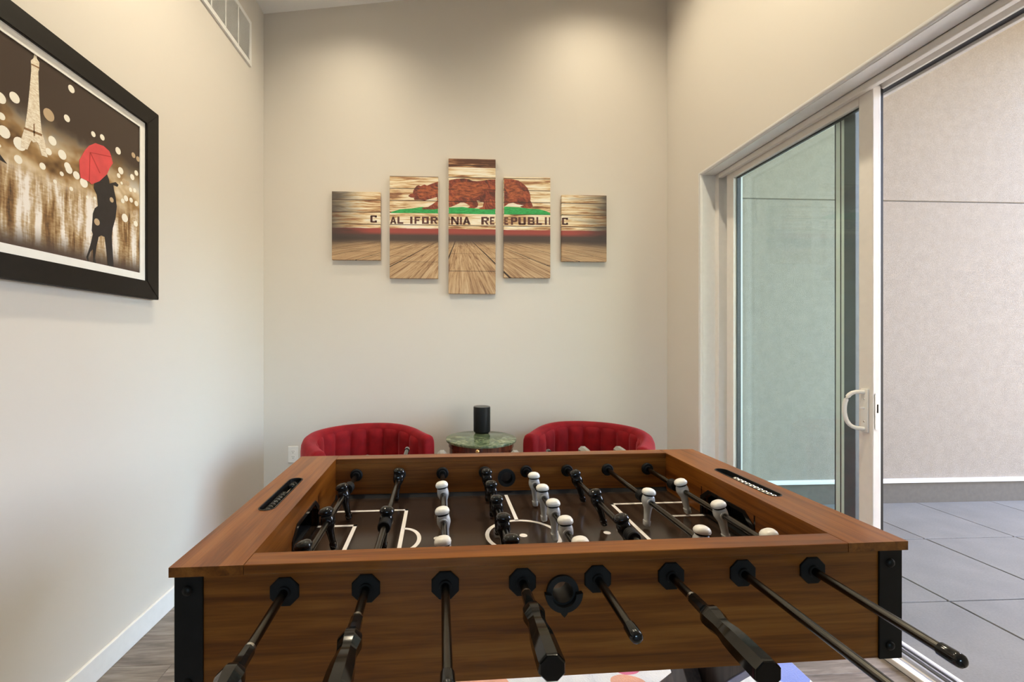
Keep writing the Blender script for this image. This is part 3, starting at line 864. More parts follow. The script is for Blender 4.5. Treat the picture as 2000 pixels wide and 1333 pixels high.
# ================================================================== ARMCHAIRS
def chair_path(t):
    """t in 0..1 along the horseshoe, left arm front -> back -> right arm front; returns point, outward normal"""
    rm, ln = 0.345, 0.135
    arc = math.pi * rm; tot = arc + 2 * ln; s = t * tot
    if s < ln: return Vector((-rm, -ln + s, 0)), Vector((-1, 0, 0))
    if s > ln + arc: return Vector((rm, -(s - ln - arc), 0)), Vector((1, 0, 0))
    a = math.pi - (s - ln) / rm
    return Vector((rm * math.cos(a), rm * math.sin(a), 0)), Vector((math.cos(a), math.sin(a), 0))
def chair_h(p):
    k = max(0.0, min(1.0, (p.y + 0.135) / 0.40)); k = k * k * (3 - 2 * k)
    return 0.688 + 0.030 * k
def make_chair(name, loc, rz, label):
    c = empty(name, loc, rz)
    tag(c, label, 'armchair', 'red armchairs by the back wall')
    bm = bmesh.new(); rings = []
    N = 72
    for i in range(-3, N + 4):
        t = max(0, min(1, i / N)); p, n = chair_path(t)
        k = 1.0; ext = 0.0
        if i < 0 or i > N:
            q = (-i if i < 0 else i - N); ang = q / 3 * math.pi / 2
            ext = 0.022 * math.sin(ang); k = 1 - 0.42 * (1 - math.cos(ang))
        h = chair_h(p)
        prof = [(0.040, 0.11), (0.045, 0.25), (0.046, 0.45), (0.046, h - 0.065), (0.043, h - 0.035), (0.034, h - 0.014), (0.018, h - 0.003), (0.0, h), (-0.018, h - 0.003), (-0.033, h - 0.013), (-0.041, h - 0.032), (-0.040, h - 0.065), (-0.036, 0.45), (-0.036, 0.11)]
        ring = []
        for d, z in prof:
            zz = z if k == 1 else (0.11 + (z - 0.11) * (1 - (1 - k) * 0.10))
            ring.append(bm.verts.new(p + n * d * k + Vector((0, -ext, zz))))
        rings.append(ring)
    for a, b in zip(rings, rings[1:]):
        for j in range(len(a) - 1): bm.faces.new((a[j], b[j], b[j + 1], a[j + 1]))
        bm.faces.new((a[-1], b[-1], b[0], a[0]))
    bm.faces.new(rings[0]); bm.faces.new(list(reversed(rings[-1])))
    obj('shell', bm, M['velvet'], c, 60)
    # padded vertical channels lining the inside
    NC = 10
    for q in range(NC):
        bm = bmesh.new(); grid = []
        K = 8
        for k in range(K + 1):
            t = 0.035 + 0.93 * (q + k / K) / NC
            p, n = chair_path(t); h = chair_h(p)
            u = 2 * k / K - 1; bulge = (1 - abs(u) ** 3.2)
            colv = []
            for z, zz in ((0.36, 1.0), (0.42, 1.0), (0.52, 1.0), (h - 0.085, 1.0), (h - 0.055, 0.85), (h - 0.035, 0.45), (h - 0.026, 0.0)):
                colv.append(bm.verts.new(p - n * (0.034 + (0.001 + 0.026 * bulge) * zz) + Vector((0, 0, z))))
            grid.append(colv)
        for a, b in zip(grid, grid[1:]):
            for j in range(len(a) - 1): bm.faces.new((a[j], a[j + 1], b[j + 1], b[j]))
        obj('channel', bm, M['velvet'], c, 70)
    bm = bmesh.new()
    loft(bm, [(0.10, 0.30, 0.36, 0, -0.06), (0.30, 0.30, 0.36, 0, -0.06)], 'z', 40, power=3.5)
    obj('seat_base', bm, M['velvet'], c, 40)
    bm = bmesh.new()
    loft(bm, [(0.30, 0.285, 0.33, 0, -0.07), (0.31, 0.30, 0.345, 0, -0.07), (0.40, 0.30, 0.345, 0, -0.07), (0.425, 0.285, 0.33, 0, -0.07), (0.435, 0.24, 0.28, 0, -0.07)], 'z', 40, power=3.5)
    obj('seat_cushion', bm, M['velvet'], c, 50)
    for sx, sy in ((-1, -1), (1, -1), (-1, 1), (1, 1)):
        bm = bmesh.new()
        loft(bm, [(0.0, 0.012, 0.012), (0.11, 0.02, 0.02)], 'z', 14, center=(sx * 0.24, 0.0 + (0.22 if sy > 0 else -0.30), 0))
        obj('leg', bm, M['black_metal'], c, 40)
    return c
make_chair('armchair', (-0.500, 2.725, 0), R(33), 'red velvet channel-back armchair left of the marble side table')
make_chair('armchair', (0.887, 2.725, 0), R(-33), 'red velvet channel-back armchair right of the marble side table')

# ================================================================== SIDE TABLE AND SPEAKER
STX, STY, STZ = 0.214, 2.905, CAMZ - 0.648
st = empty('side_table', (STX, STY, 0))
tag(st, 'round drum side table with green marble top between the red chairs', 'side table')
bm = bmesh.new()
loft(bm, [(STZ - 0.017, 0.226, 0.226), (STZ - 0.015, 0.234, 0.234), (STZ - 0.004, 0.236, 0.236), (STZ - 0.001, 0.2345, 0.2345), (STZ, 0.231, 0.231)], 'z', 72)
obj('table_top', bm, M['marble'], st, 50)
bm = bmesh.new()
loft(bm, [(0.09, 0.212, 0.212), (0.10, 0.218, 0.218), (0.13, 0.218, 0.218), (0.135, 0.211, 0.211), (STZ - 0.055, 0.211, 0.211), (STZ - 0.050, 0.217, 0.217), (STZ - 0.017, 0.217, 0.217)], 'z', 64)
obj('drum', bm, M['mahogany'], st, 40)
bm = bmesh.new(); N = 16; vs0 = []
for k in range(N + 1):
    a = R(-90 - 38 + 76 * k / N)
    vs0.append([bm.verts.new((r_ * math.cos(a), r_ * math.sin(a), z)) for r_, z in ((0.210, 0.16), (0.2155, 0.16), (0.2155, STZ - 0.075), (0.210, STZ - 0.075))])
for a, b in zip(vs0, vs0[1:]):
    for j in range(3): bm.faces.new((a[j], b[j], b[j + 1], a[j + 1]))
bm.faces.new(vs0[0]); bm.faces.new(vs0[-1])
dd = obj('door', bm, M['mahogany'], st, 40)
bm = bmesh.new(); loft(bm, [(-0.215, 0.005, 0.005), (-0.224, 0.005, 0.005), (-0.228, 0.011, 0.011), (-0.236, 0.012, 0.012), (-0.241, 0.007, 0.007)], 'y', 16, center=(-0.04, 0, STZ - 0.033))
obj('knob', bm, M['brass'], st, 50)
for k in range(4):
    a = R(45 + 90 * k)
    bm = bmesh.new(); loft(bm, [(0, 0.016, 0.016), (0.05, 0.022, 0.022), (0.092, 0.028, 0.028)], 'z', 16, center=(0.165 * math.cos(a), 0.165 * math.sin(a), 0))
    obj('foot', bm, M['mahogany'], st, 40)
spk = empty('speaker', (0.232, 3.068, STZ))
tag(spk, 'small black cylindrical speaker on the marble side table', 'speaker')
bm = bmesh.new()
loft(bm, [(0.010, 0.0565, 0.0565), (0.013, 0.0595, 0.0595), (0.180, 0.0595, 0.0595), (0.184, 0.0585, 0.0585)], 'z', 48)
obj('body', bm, M['speaker'], spk, 40)
bm = bmesh.new(); loft(bm, [(0.0, 0.046, 0.046), (0.004, 0.053, 0.053), (0.010, 0.055, 0.055)], 'z', 40)
obj('base', bm, M['black_plastic'], spk, 50)
bm = bmesh.new(); loft(bm, [(0.184, 0.0585, 0.0585), (0.186, 0.0575, 0.0575), (0.1865, 0.055, 0.055)], 'z', 48)
obj('top_plate', bm, M['speaker_top'], spk, 40)

# ================================================================== OUTLET
ou = empty('wall_outlet', ((-1.169 - 1.096) / 2, YB, CAMZ - 0.826))
tag(ou, 'white duplex power outlet on the back wall beside the left chair', 'outlet')
obj('cover_plate', new_box(-0.0365, 0.0365, -0.006, 0, -0.0595, 0.0595, 0.003), M['white_plastic'], ou)
for zz in (-0.0195, 0.0195):
    bm = bmesh.new(); loft(bm, [(-0.006, 0.0165, 0.0145), (-0.008, 0.0165, 0.0145)], 'y', 24, power=3, center=(0, 0, zz))
    so = obj('socket', bm, M['white_plastic'], ou, 40)
    for (x0, x1, z0, z1) in ((-0.0075, -0.0055, 0.001, 0.009), (0.0055, 0.0075, 0.001, 0.009), (-0.002, 0.002, -0.009, -0.004)):
        obj('slot', new_box(x0, x1, -0.0084, -0.0078, zz + z0, zz + z1), M['dark_hole'], so)

# ================================================================== WALL VENT (left wall, up high)
VY0, VY1, VZ0, VZ1 = 2.08, 3.012, CAMZ + 1.852, CAMZ + 2.155
ve = empty('air_vent', (XL, (VY0 + VY1) / 2, VZ0))
tag(ve, 'white louvred return-air vent high on the left wall', 'vent')
VOFF = (-XL, -(VY0 + VY1) / 2, -VZ0)
bm = bmesh.new()
plate(bm, rect(VY0, VY1, VZ0, VZ1), [rect(VY0 + 0.028, VY1 - 0.028, VZ0 + 0.028, VZ1 - 0.028)], 'x', XL, XL + 0.012)
obj('frame', bm, M['trim'], ve, off=VOFF)
obj('backing', new_box(XL, XL + 0.001, VY0 + 0.026, VY1 - 0.026, VZ0 + 0.026, VZ1 - 0.026), M['mat_board'], ve, off=VOFF)
yy = VY1 - 0.028 - 0.152
while yy > VY0 + 0.05:
    obj('divider', new_box(XL + 0.001, XL + 0.011, yy - 0.005, yy + 0.005, VZ0 + 0.028, VZ1 - 0.028), M['trim'], ve, off=VOFF)
    yy -= 0.157
sl = None
k = 0
zz = VZ0 + 0.034
while zz < VZ1 - 0.03:
    if sl is None:
        bm = bmesh.new()
        box(bm, -0.006, 0.006, -(VY1 - VY0) / 2 + 0.028, (VY1 - VY0) / 2 - 0.028, -0.0007, 0.0007)
        bmesh.ops.rotate(bm, verts=bm.verts[:], cent=(0, 0, 0), matrix=Matrix.Rotation(R(38), 3, 'Y'))
        sl = mesh_of('louvre', bm, M['trim'])
    link('louvre', sl, ve, (0.0052, 0, zz - VZ0))
    zz += 0.0088

# ================================================================== PRINTED CANVASES
def uv_from(me, fu, fv):
    uvl = me.uv_layers.new(name='print')
    for lp in me.loops:
        co = me.vertices[lp.vertex_index].co
        uvl.data[lp.index].uv = (fu(co), fv(co))
def print_nodes(s):
    uvn = s.n('ShaderNodeUVMap', uv_map='print')
    sp_ = s.n('ShaderNodeSeparateXYZ'); s.l(uvn.outputs[0], sp_.inputs[0])
    return uvn.outputs[0], sp_.outputs[0], sp_.outputs[1]
def joint_mask(s, V):
    q = s.math('DIVIDE', s.math('SUBTRACT', V, 0.848), 0.0885)
    fr = s.math('FRACT', q)
    return s.math('FLOOR', q), s.math('LESS_THAN', fr, 0.055), fr
def smooth(s, x, a, b):
    nd = s.n('ShaderNodeMapRange', interpolation_type='SMOOTHSTEP')
    s.val(nd.inputs[0], x); nd.inputs[1].default_value = a; nd.inputs[2].default_value = b
    return nd.outputs[0]
def m_canvas():
    s = NT('printed_rustic_planks')
    uv, U, V = print_nodes(s)
    pid, jm, fr = joint_mask(s, V)
    cv = s.n('ShaderNodeCombineXYZ')
    s.l(s.math('ADD', s.math('MULTIPLY', U, 5.0), s.math('MULTIPLY', pid, 7.3)), cv.inputs[0]); s.l(s.math('MULTIPLY', V, 70.0), cv.inputs[1])
    grain = s.noise(cv.outputs[0], 1.0, 6, 0.65, 0.6)
    cv2 = s.n('ShaderNodeCombineXYZ')
    s.l(s.math('ADD', s.math('MULTIPLY', U, 2.2), s.math('MULTIPLY', pid, 3.7)), cv2.inputs[0]); s.l(s.math('MULTIPLY', V, 12.0), cv2.inputs[1])
    worn = s.noise(cv2.outputs[0], 1.3, 3, 0.6, 0.3)
    f = s.math('ADD', s.math('MULTIPLY', grain, 0.55), s.math('MULTIPLY', worn, 0.45))
    top = s.math('GREATER_THAN', V, 1.278)
    f = s.math('SUBTRACT', f, s.math('MULTIPLY', top, 0.16))
    wallc = s.ramp(f, [(0.33, (0.10, 0.035, 0.018)), (0.41, (0.36, 0.17, 0.085)), (0.46, (0.64, 0.44, 0.23)), (0.52, (0.82, 0.70, 0.50)), (0.60, (0.90, 0.85, 0.74))])
    wallc = s.mix(jm, wallc, (0.05, 0.022, 0.014))
    # printed floor boards in perspective
    dv = s.math('MAXIMUM', s.math('SUBTRACT', 0.82, V), 0.02)
    A = s.math('DIVIDE', s.math('SUBTRACT', U, 0.08), dv)
    B = s.math('DIVIDE', 1.0, dv)
    aj = s.math('DIVIDE', s.math('SUBTRACT', A, 1.03), 1.45)
    ajf = s.math('FRACT', aj); ajid = s.math('FLOOR', aj)
    cj = s.math('FRACT', s.math('ADD', s.math('MULTIPLY', B, 0.42), s.math('MULTIPLY', ajid, 0.37)))
    cf = s.n('ShaderNodeCombineXYZ')
    s.l(s.math('ADD', s.math('MULTIPLY', A, 20.0), s.math('MULTIPLY', ajid, 5.1)), cf.inputs[0]); s.l(s.math('MULTIPLY', B, 0.7), cf.inputs[1])
    fg = s.noise(cf.outputs[0], 1.0, 6, 0.7, 0.9)
    fb = s.noise(cf.outputs[0], 0.25, 2)
    ff = s.math('ADD', s.math('MULTIPLY', fg, 0.7), s.math('MULTIPLY', fb, 0.3))
    floorc = s.ramp(ff, [(0.32, (0.07, 0.033, 0.021)), (0.42, (0.29, 0.16, 0.085)), (0.50, (0.48, 0.31, 0.17)), (0.66, (0.66, 0.49, 0.31))])
    lnm = s.math('MAXIMUM', s.math('LESS_THAN', ajf, 0.034), s.math('LESS_THAN', cj, 0.016))
    floorc = s.mix(lnm, floorc, (0.03, 0.016, 0.012))
    # red stripe and dark skirting of the print
    dark = (0.075, 0.052, 0.046)
    band = s.mix(smooth(s, V, 0.770, 0.800), dark, (0.33, 0.065, 0.055))
    low = s.mix(smooth(s, V, 0.690, 0.745), floorc, dark)
    c = s.mix(smooth(s, V, 0.758, 0.768), low, band)
    c = s.mix(smooth(s, s.math('ADD', V, s.math('MULTIPLY', s.math('SUBTRACT', grain, 0.5), 0.02)), 0.822, 0.828), c, wallc)
    # dark corners of the print itself
    dx = s.math('ABSOLUTE', s.math('SUBTRACT', U, 0.165))
    vg = s.math('MULTIPLY', smooth(s, s.math('ADD', dx, s.math('MULTIPLY', s.math('SUBTRACT', worn, 0.5), 0.5)), 0.72, 1.06), smooth(s, V, 0.60, 0.78))
    c = s.mix(s.math('MULTIPLY', vg, 0.93), c, (0.05, 0.035, 0.032))
    s.set(base=c, rough=0.6)
    return s.m
M['canvas_print'] = m_canvas()
def m_bear():
    s = NT('printed_bear_fur')
    uv, U, V = print_nodes(s)
    pid, jm, fr = joint_mask(s, V)
    cv = s.n('ShaderNodeCombineXYZ'); s.l(s.math('MULTIPLY', s.math('ADD', U, s.math('MULTIPLY', V, 0.5)), 34.0), cv.inputs[0]); s.l(s.math('MULTIPLY', V, 22.0), cv.inputs[1])
    n1 = s.noise(cv.outputs[0], 1.0, 6, 0.75, 1.2)
    cb = s.n('ShaderNodeCombineXYZ'); s.l(s.math('MULTIPLY', U, 9.0), cb.inputs[0]); s.l(s.math('MULTIPLY', V, 9.0), cb.inputs[1])
    n2 = s.noise(cb.outputs[0], 1.0, 2, 0.5)
    f = s.math('ADD', s.math('MULTIPLY', n1, 0.6), s.math('MULTIPLY', n2, 0.4))
    c = s.ramp(f, [(0.40, (0.085, 0.028, 0.022)), (0.50, (0.22, 0.045, 0.028)), (0.60, (0.46, 0.115, 0.045))])
    c = s.mix(jm, c, (0.05, 0.018, 0.014))
    s.set(base=c, rough=0.6); return s.m
def m_flat_print(name, c0, c1, sc=60):
    s = NT(name)
    uv, U, V = print_nodes(s)
    cv = s.n('ShaderNodeCombineXYZ'); s.l(s.math('MULTIPLY', U, sc * 0.5), cv.inputs[0]); s.l(s.math('MULTIPLY', V, sc * 1.6), cv.inputs[1])
    s.set(base=s.ramp(s.noise(cv.outputs[0], 1.0, 5, 0.7), [(0.38, c0), (0.62, c1)]), rough=0.6); return s.m
M['bear'] = m_bear()
M['bear_fur'] = m_flat_print('printed_bear_orange_fur', (0.13, 0.032, 0.02), (0.50, 0.13, 0.05), 45)
M['bear_outline'] = m_flat_print('printed_bear_outline', (0.05, 0.018, 0.015), (0.10, 0.030, 0.022))
M['grass_print'] = m_flat_print('printed_green_grass', (0.02, 0.26, 0.06), (0.045, 0.46, 0.13))
M['letter_print'] = m_flat_print('printed_letters', (0.05, 0.018, 0.018), (0.15, 0.055, 0.045))
M['canvas_edge'] = plain('canvas_edge_brown', (0.42, 0.27, 0.16), 0.7, var=0.2, scale=40)

CY = YB - 0.030                                  # front face of the canvases
canv = [((648, 374), (743, 509)), ((761, 344), (856, 545)), ((876, 310), (968, 575)), ((984, 346), (1075, 544)), ((1097, 381), (1185, 512))]
clab = ['smallest printed canvas at the left end of the five-panel bear flag picture',
        'second printed canvas of the bear flag picture, with the bear head',
        'tallest middle printed canvas of the bear flag picture, with the bear body',
        'fourth printed canvas of the bear flag picture, with the bear hindquarters',
        'smallest printed canvas at the right end of the five-panel bear flag picture']
def crop_pt(X, Y, ox, oy, sc): 
    p = on_y(ox + X / sc, oy + Y / sc, CY); return (p.x, p.z - CAMZ)
bear_px = [(255, 295), (285, 268), (312, 262), (316, 232), (335, 200), (355, 175), (380, 165), (402, 178), (425, 168), (450, 158), (478, 172), (520, 155), (565, 138), (620, 124), (700, 118), (760, 105), (830, 90), (920, 85), (975, 98), (1020, 115), (1070, 120), (1140, 112), (1210, 101), (1300, 96), (1400, 95), (1480, 95), (1560, 112), (1620, 150), (1668, 200), (1695, 260), (1705, 310), (1702, 350), (1722, 385), (1732, 418), (1700, 438), (1600, 432), (1582, 418), (1625, 405), (1545, 392), (1500, 374), (1440, 385), (1400, 418), (1320, 440), (1240, 455), (1112, 452), (1092, 436), (1138, 424), (1150, 372), (1090, 352), (1068, 350), (1086, 392), (1076, 424), (1040, 441), (958, 436), (990, 416), (960, 392), (915, 372), (875, 372), (830, 395), (770, 420), (700, 436), (610, 446), (560, 455), (430, 452), (415, 442), (440, 430), (492, 424), (540, 395), (585, 362), (600, 345), (596, 308), (540, 322), (480, 340), (455, 350), (395, 342), (332, 342), (322, 326), (330, 318), (290, 312)]
grass_px = [(60, 482), (160, 452), (300, 442), (420, 424), (520, 436), (620, 436), (740, 432), (900, 424), (960, 434), (1100, 446), (1280, 440), (1420, 420), (1560, 428), (1680, 444), (1800, 450), (1890, 474), (1945, 500), (2090, 512), (2070, 520), (1945, 516), (1280, 512), (720, 502), (400, 496), (50, 497)]
BEAR = [crop_pt(x, y, 755, 335, 6.0606) for x, y in bear_px]
GRASS = [crop_pt(x, y, 755, 335, 6.0606) for x, y in grass_px]
FURS = [[crop_pt(x, y, 755, 335, 6.0606) for x, y in q] for q in (
    [(330, 250), (420, 195), (500, 190), (560, 172), (604, 190), (604, 260), (520, 295), (470, 285), (440, 320), (380, 325), (400, 270)],
    [(760, 200), (820, 140), (900, 120), (1000, 135), (1080, 150), (1185, 152), (1192, 212), (1130, 222), (1150, 262), (1060, 312), (960, 330), (880, 300), (820, 340), (760, 350), (830, 260)],
    [(1410, 140), (1480, 128), (1560, 150), (1560, 200), (1625, 235), (1610, 300), (1520, 330), (1480, 350), (1410, 345), (1440, 270), (1405, 215)])]
GLY = {  # block capitals as strokes in a unit box: rects (x0,x1,y0,y1) or quads
    'L': [(0, .34, 0, 1), (.34, 1, 0, .24)], 'I': [(0, 1, 0, 1)], 'F': [(0, .34, 0, 1), (.34, 1, .78, 1), (.34, .85, .40, .60)],
    'O': [(0, .32, 0, 1), (.68, 1, 0, 1), (.32, .68, 0, .2), (.32, .68, .8, 1)],
    'R': [(0, .32, 0, 1), (.32, .8, .8, 1), (.32, .8, .40, .56), (.68, 1, .5, .92), [(.42, .42), (.68, .42), (1, 0), (.70, 0)]],
    'N': [(0, .27, 0, 1), (.73, 1, 0, 1), [(.0, 1), (.3, 1), (1, 0), (.7, 0)]],
    'A': [[(0, 0), (.3, 0), (.6, 1), (.38, 1)], [(.7, 0), (1, 0), (.62, 1), (.40, 1)], (.25, .75, .22, .40)],
    'E': [(0, .34, 0, 1), (.34, 1, .8, 1), (.34, .85, .40, .58), (.34, 1, 0, .2)],
    'P': [(0, .32, 0, 1), (.32, .8, .8, 1), (.32, .8, .36, .54), (.68, 1, .42, .94)],
    'U': [(0, .32, .06, 1), (.68, 1, .06, 1), (.1, .9, 0, .22)],
    'B': [(0, .32, 0, 1), (.32, .85, .8, 1), (.32, .85, .42, .58), (.32, .85, 0, .2), (.70, .97, .55, .95), (.72, 1, .05, .48)],
    'C': [(0, .34, .04, .96), (.12, 1, .8, 1), (.12, 1, 0, .2), (.70, 1, .7, .9), (.70, 1, .1, .3)],
}
g5 = lambda a, b: (640 + a / 6.665, 640 + b / 6.665)
g6 = lambda a, b: (860 + a / 4.596, 860 + b / 4.596)
g7 = lambda a, b: (980 + a / 6.665, 980 + b / 6.665)
letters = [[('C', *g5(555, 640))],
           [('A', *g5(812, 895)), ('L', *g5(908, 985)), ('I', *g5(1074, 1104)), ('F', *g5(1130, 1205)), ('O', *g5(1228, 1316)), ('R', *g5(1340, 1432))],
           [('I', *g6(73, 84)), ('N', *g6(96, 166)), ('I', *g6(176, 194)), ('A', *g6(200, 272)), ('R', *g6(368, 436)), ('E', *g6(446, 486))],
           [('E', *g6(574, 610)), ('P', *g6(634, 690)), ('U', *g6(700, 768)), ('B', *g6(785, 846)), ('L', *g6(862, 912)), ('I', *g6(938, 956)), ('I', *g6(974, 988))],
           [('C', *g7(780, 862))]]
letter_v = [(421.5, 435.5), (424, 438), (424.5, 439.5), (425, 440), (426, 440)]
for ci, ((a, b), (c_, d_)) in enumerate(canv):
    p0, p1 = on_y(a, b, CY), on_y(c_, d_, CY)
    x0, x1, z1, z0 = p0.x, p1.x, p0.z, p1.z
    root = empty('printed_canvas', ((x0 + x1) / 2, YB, z0))
    tag(root, clab[ci], 'canvas print', 'five-panel bear flag picture')
    OFF = (-(x0 + x1) / 2, -YB, -z0)
    fu = lambda co, q=(x0 + x1) / 2: co.x + q
    fv = lambda co, q=z0: co.z + q - CAMZ
    bm = new_box(x0, x1, CY, YB - 0.004, z0, z1, 0.003)
    finish(bm)
    o = obj('canvas', bm, [M['canvas_print'], M['canvas_edge']], root, off=OFF)
    for f in o.data.polygons:
        if f.normal.z > 0.5: f.material_index = 1
    uv_from(o.data, fu, fv)
    obj('stretcher_bar', new_box(x0 + 0.01, x1 - 0.01, YB - 0.004, YB, z0 + 0.01, z1 - 0.01), M['canvas_edge'], root, off=OFF)
    def decal(name, poly, mat, th):
        poly = clip_rect(poly, x0 + 0.002, x1 - 0.002, z0 - CAMZ + 0.002, z1 - CAMZ - 0.002)
        q = []
        for p in poly:
            if not q or (Vector(p) - Vector(q[-1])).length > 1e-5: q.append(p)
        if len(q) < 3: return
        bm = bmesh.new(); plate(bm, [(p[0], p[1] + CAMZ) for p in q], [], 'y', CY - th, CY + 0.0004)
        oo = obj(name, bm, mat, root, off=OFF); uv_from(oo.data, fu, fv)
    decal('grass_print', GRASS, M['grass_print'], 0.0005)
    decal('bear_print', BEAR, M['bear'], 0.0008)
    for fur in FURS: decal('bear_fur_print', fur, M['bear_fur'], 0.0010)
    v1, v0 = letter_v[ci]
    for ch, ua, ub in letters[ci]:
        q0, q1 = on_y(ua, v0, CY), on_y(ub, v1, CY)
        xa, xb, za, zb = max(q0.x, x0 + 0.002), min(q1.x, x1 - 0.002), q0.z, q1.z
        bm = bmesh.new()
        for stp in GLY[ch]:
            pts = rect(*stp) if isinstance(stp, tuple) else stp
            plate(bm, [(xa + (xb - xa) * u_, za + (zb - za) * v_) for u_, v_ in pts], [], 'y', CY - 0.0006, CY + 0.0003)
        oo = obj('letter', bm, M['letter_print'], root, off=OFF); uv_from(oo.data, fu, fv)

# ================================================================== FRAMED PARIS PICTURE (left wall)
PXF = XL + 0.032                                 # front of the frame
FY1, FZ0, FZ1 = 2.040, CAMZ + 0.186, CAMZ + 1.024
FY0 = FY1 - 1.14
pr = empty('framed_picture', (XL, (FY0 + FY1) / 2, FZ0))
tag(pr, 'large black-framed print of a rainy night street with a red umbrella on the left wall', 'picture')
POFF = (-XL, -(FY0 + FY1) / 2, -FZ0)
FWD = 0.076
ymid = (FY0 + FY1) / 2
def mitre(name, pts):
    bm = bmesh.new(); plate(bm, pts, [], 'x', XL + 0.004, PXF); bmesh.ops.bevel(bm, geom=[e for e in bm.edges if all(abs(v.co.x - PXF) < 1e-5 for v in e.verts)], offset=0.002, segments=2, affect='EDGES')
    obj(name, bm, M['black_wood'], pr, off=POFF)
i0, i1, j0, j1 = FY0 + FWD, FY1 - FWD, FZ0 + FWD, FZ1 - FWD
mitre('frame_rail', [(FY0, FZ1), (FY1, FZ1), (i1, j1), (i0, j1)])
mitre('frame_rail', [(FY0, FZ0), (FY1, FZ0), (i1, j0), (i0, j0)])
mitre('frame_rail', [(FY1, FZ0), (FY1, FZ1), (i1, j1), (i1, j0)])
mitre('frame_rail', [(FY0, FZ0), (FY0, FZ1), (i0, j1), (i0, j0)])
MX = PXF - 0.010
bm = bmesh.new()
MW = 0.030
plate(bm, rect(i0 - 0.003, i1 + 0.003, j0 - 0.003, j1 + 0.003), [rect(i0 + MW, i1 - MW, j0 + MW, j1 - MW)], 'x', MX - 0.003, MX)
obj('mat_board', bm, M['mat_board'], pr, off=POFF)
q0, q1, w0, w1 = i0 + MW, i1 - MW, j0 + MW, j1 - MW
PX0 = MX - 0.0035
def m_street():
    s = NT('printed_rainy_street')
    uv, U, V = print_nodes(s)                      # U along the wall (m), V height over the print's lower edge 0..1
    top = (0.050, 0.030, 0.020)
    cw = s.n('ShaderNodeCombineXYZ'); s.l(s.math('MULTIPLY', U, 7.0), cw.inputs[0]); s.l(s.math('MULTIPLY', V, 5.0), cw.inputs[1])
    cl = s.noise(cw.outputs[0], 1.0, 3, 0.55)
    glow = s.ramp(cl, [(0.30, (0.10, 0.05, 0.018)), (0.42, (0.34, 0.20, 0.08)), (0.53, (0.64, 0.50, 0.32)), (0.64, (0.88, 0.82, 0.72))])
    cs = s.n('ShaderNodeCombineXYZ'); s.l(s.math('MULTIPLY', U, 42.0), cs.inputs[0]); s.l(s.math('MULTIPLY', V, 3.2), cs.inputs[1])
    stn = s.noise(cs.outputs[0], 1.0, 3, 0.6)
    cs2 = s.n('ShaderNodeCombineXYZ'); s.l(s.math('MULTIPLY', U, 16.0), cs2.inputs[0]); s.l(s.math('MULTIPLY', V, 2.0), cs2.inputs[1])
    stb = s.noise(cs2.outputs[0], 1.0, 2)
    rip = s.n('ShaderNodeCombineXYZ'); s.l(s.math('MULTIPLY', U, 60.0), rip.inputs[0]); s.l(s.math('MULTIPLY', V, 90.0), rip.inputs[1])
    rp = s.noise(rip.outputs[0], 1.0, 2)
    sf = s.math('ADD', s.math('ADD', s.math('MULTIPLY', stn, 0.45), s.math('MULTIPLY', stb, 0.45)), s.math('MULTIPLY', rp, 0.10))
    street = s.ramp(sf, [(0.37, (0.055, 0.033, 0.022)), (0.44, (0.26, 0.14, 0.055)), (0.50, (0.50, 0.36, 0.20)), (0.57, (0.86, 0.81, 0.76))])
    fade = smooth(s, V, 0.0, 0.14)
    street = s.mix(fade, (0.075, 0.05, 0.04), street)
    c = s.mix(smooth(s, V, 0.34, 0.44), street, glow)
    c = s.mix(smooth(s, s.math('ADD', V, s.math('MULTIPLY', s.math('SUBTRACT', cl, 0.5), 0.3)), 0.52, 0.74), c, top)
    s.set(base=c, rough=0.35)
    return s.m
M['street'] = m_street()
M['tower_print'] = m_flat_print('printed_lit_tower', (0.62, 0.50, 0.34), (0.90, 0.84, 0.72), 150)
M['tower_band'] = plain('printed_tower_band', (0.26, 0.14, 0.06), 0.5)
M['bokeh'] = plain('printed_light_spot', (0.88, 0.84, 0.74), 0.4, var=0.03)
M['bokeh_warm'] = plain('printed_warm_light_spot', (0.52, 0.38, 0.24), 0.4, var=0.05)
M['silhouette'] = plain('printed_silhouette', (0.022, 0.019, 0.020), 0.4, var=0.15)
M['umbrella'] = plain('printed_red_umbrella', (0.70, 0.075, 0.080), 0.45, var=0.12, scale=18)
M['umbrella_dark'] = plain('printed_umbrella_rib', (0.45, 0.03, 0.03), 0.45)
bm = bmesh.new(); box(bm, PX0 - 0.003, PX0, q0 - 0.004, q1 + 0.004, w0 - 0.004, w1 + 0.004)
o = obj('print', bm, M['street'], pr, off=POFF)
uv_from(o.data, lambda co: co.y + ymid, lambda co: (co.z + FZ0 - w0) / (w1 - w0))
def pp(u, v): p = on_x(u, v, PX0); return (p.y, p.z)
def art(name, polys, mat, th):
    for ip, poly in enumerate(polys):
        if len(polys) > 20: th += 6e-6
        poly = clip_rect(poly, q0, q1, w0, w1)
        if len(poly) < 3: continue
        bm = bmesh.new(); plate(bm, poly, [], 'x', PX0 - 0.0004, PX0 + th)
        oo = obj(name, bm, mat, pr, off=POFF)
        uv_from(oo.data, lambda co: co.y + ymid, lambda co: co.z)
A2 = lambda X, Y: pp(X / 4.9375, 60 + Y / 4.9375)         # crop of the tower
A3 = lambda X, Y: pp(130 + X / 4.4444, 260 + Y / 4.4444)  # crop of the couple
rnd = random.Random(11)
spots = []
placed = []
def spot(yc, zc, r): spots.append(circle(yc, zc, r, 16)); placed.append((yc, zc, r))
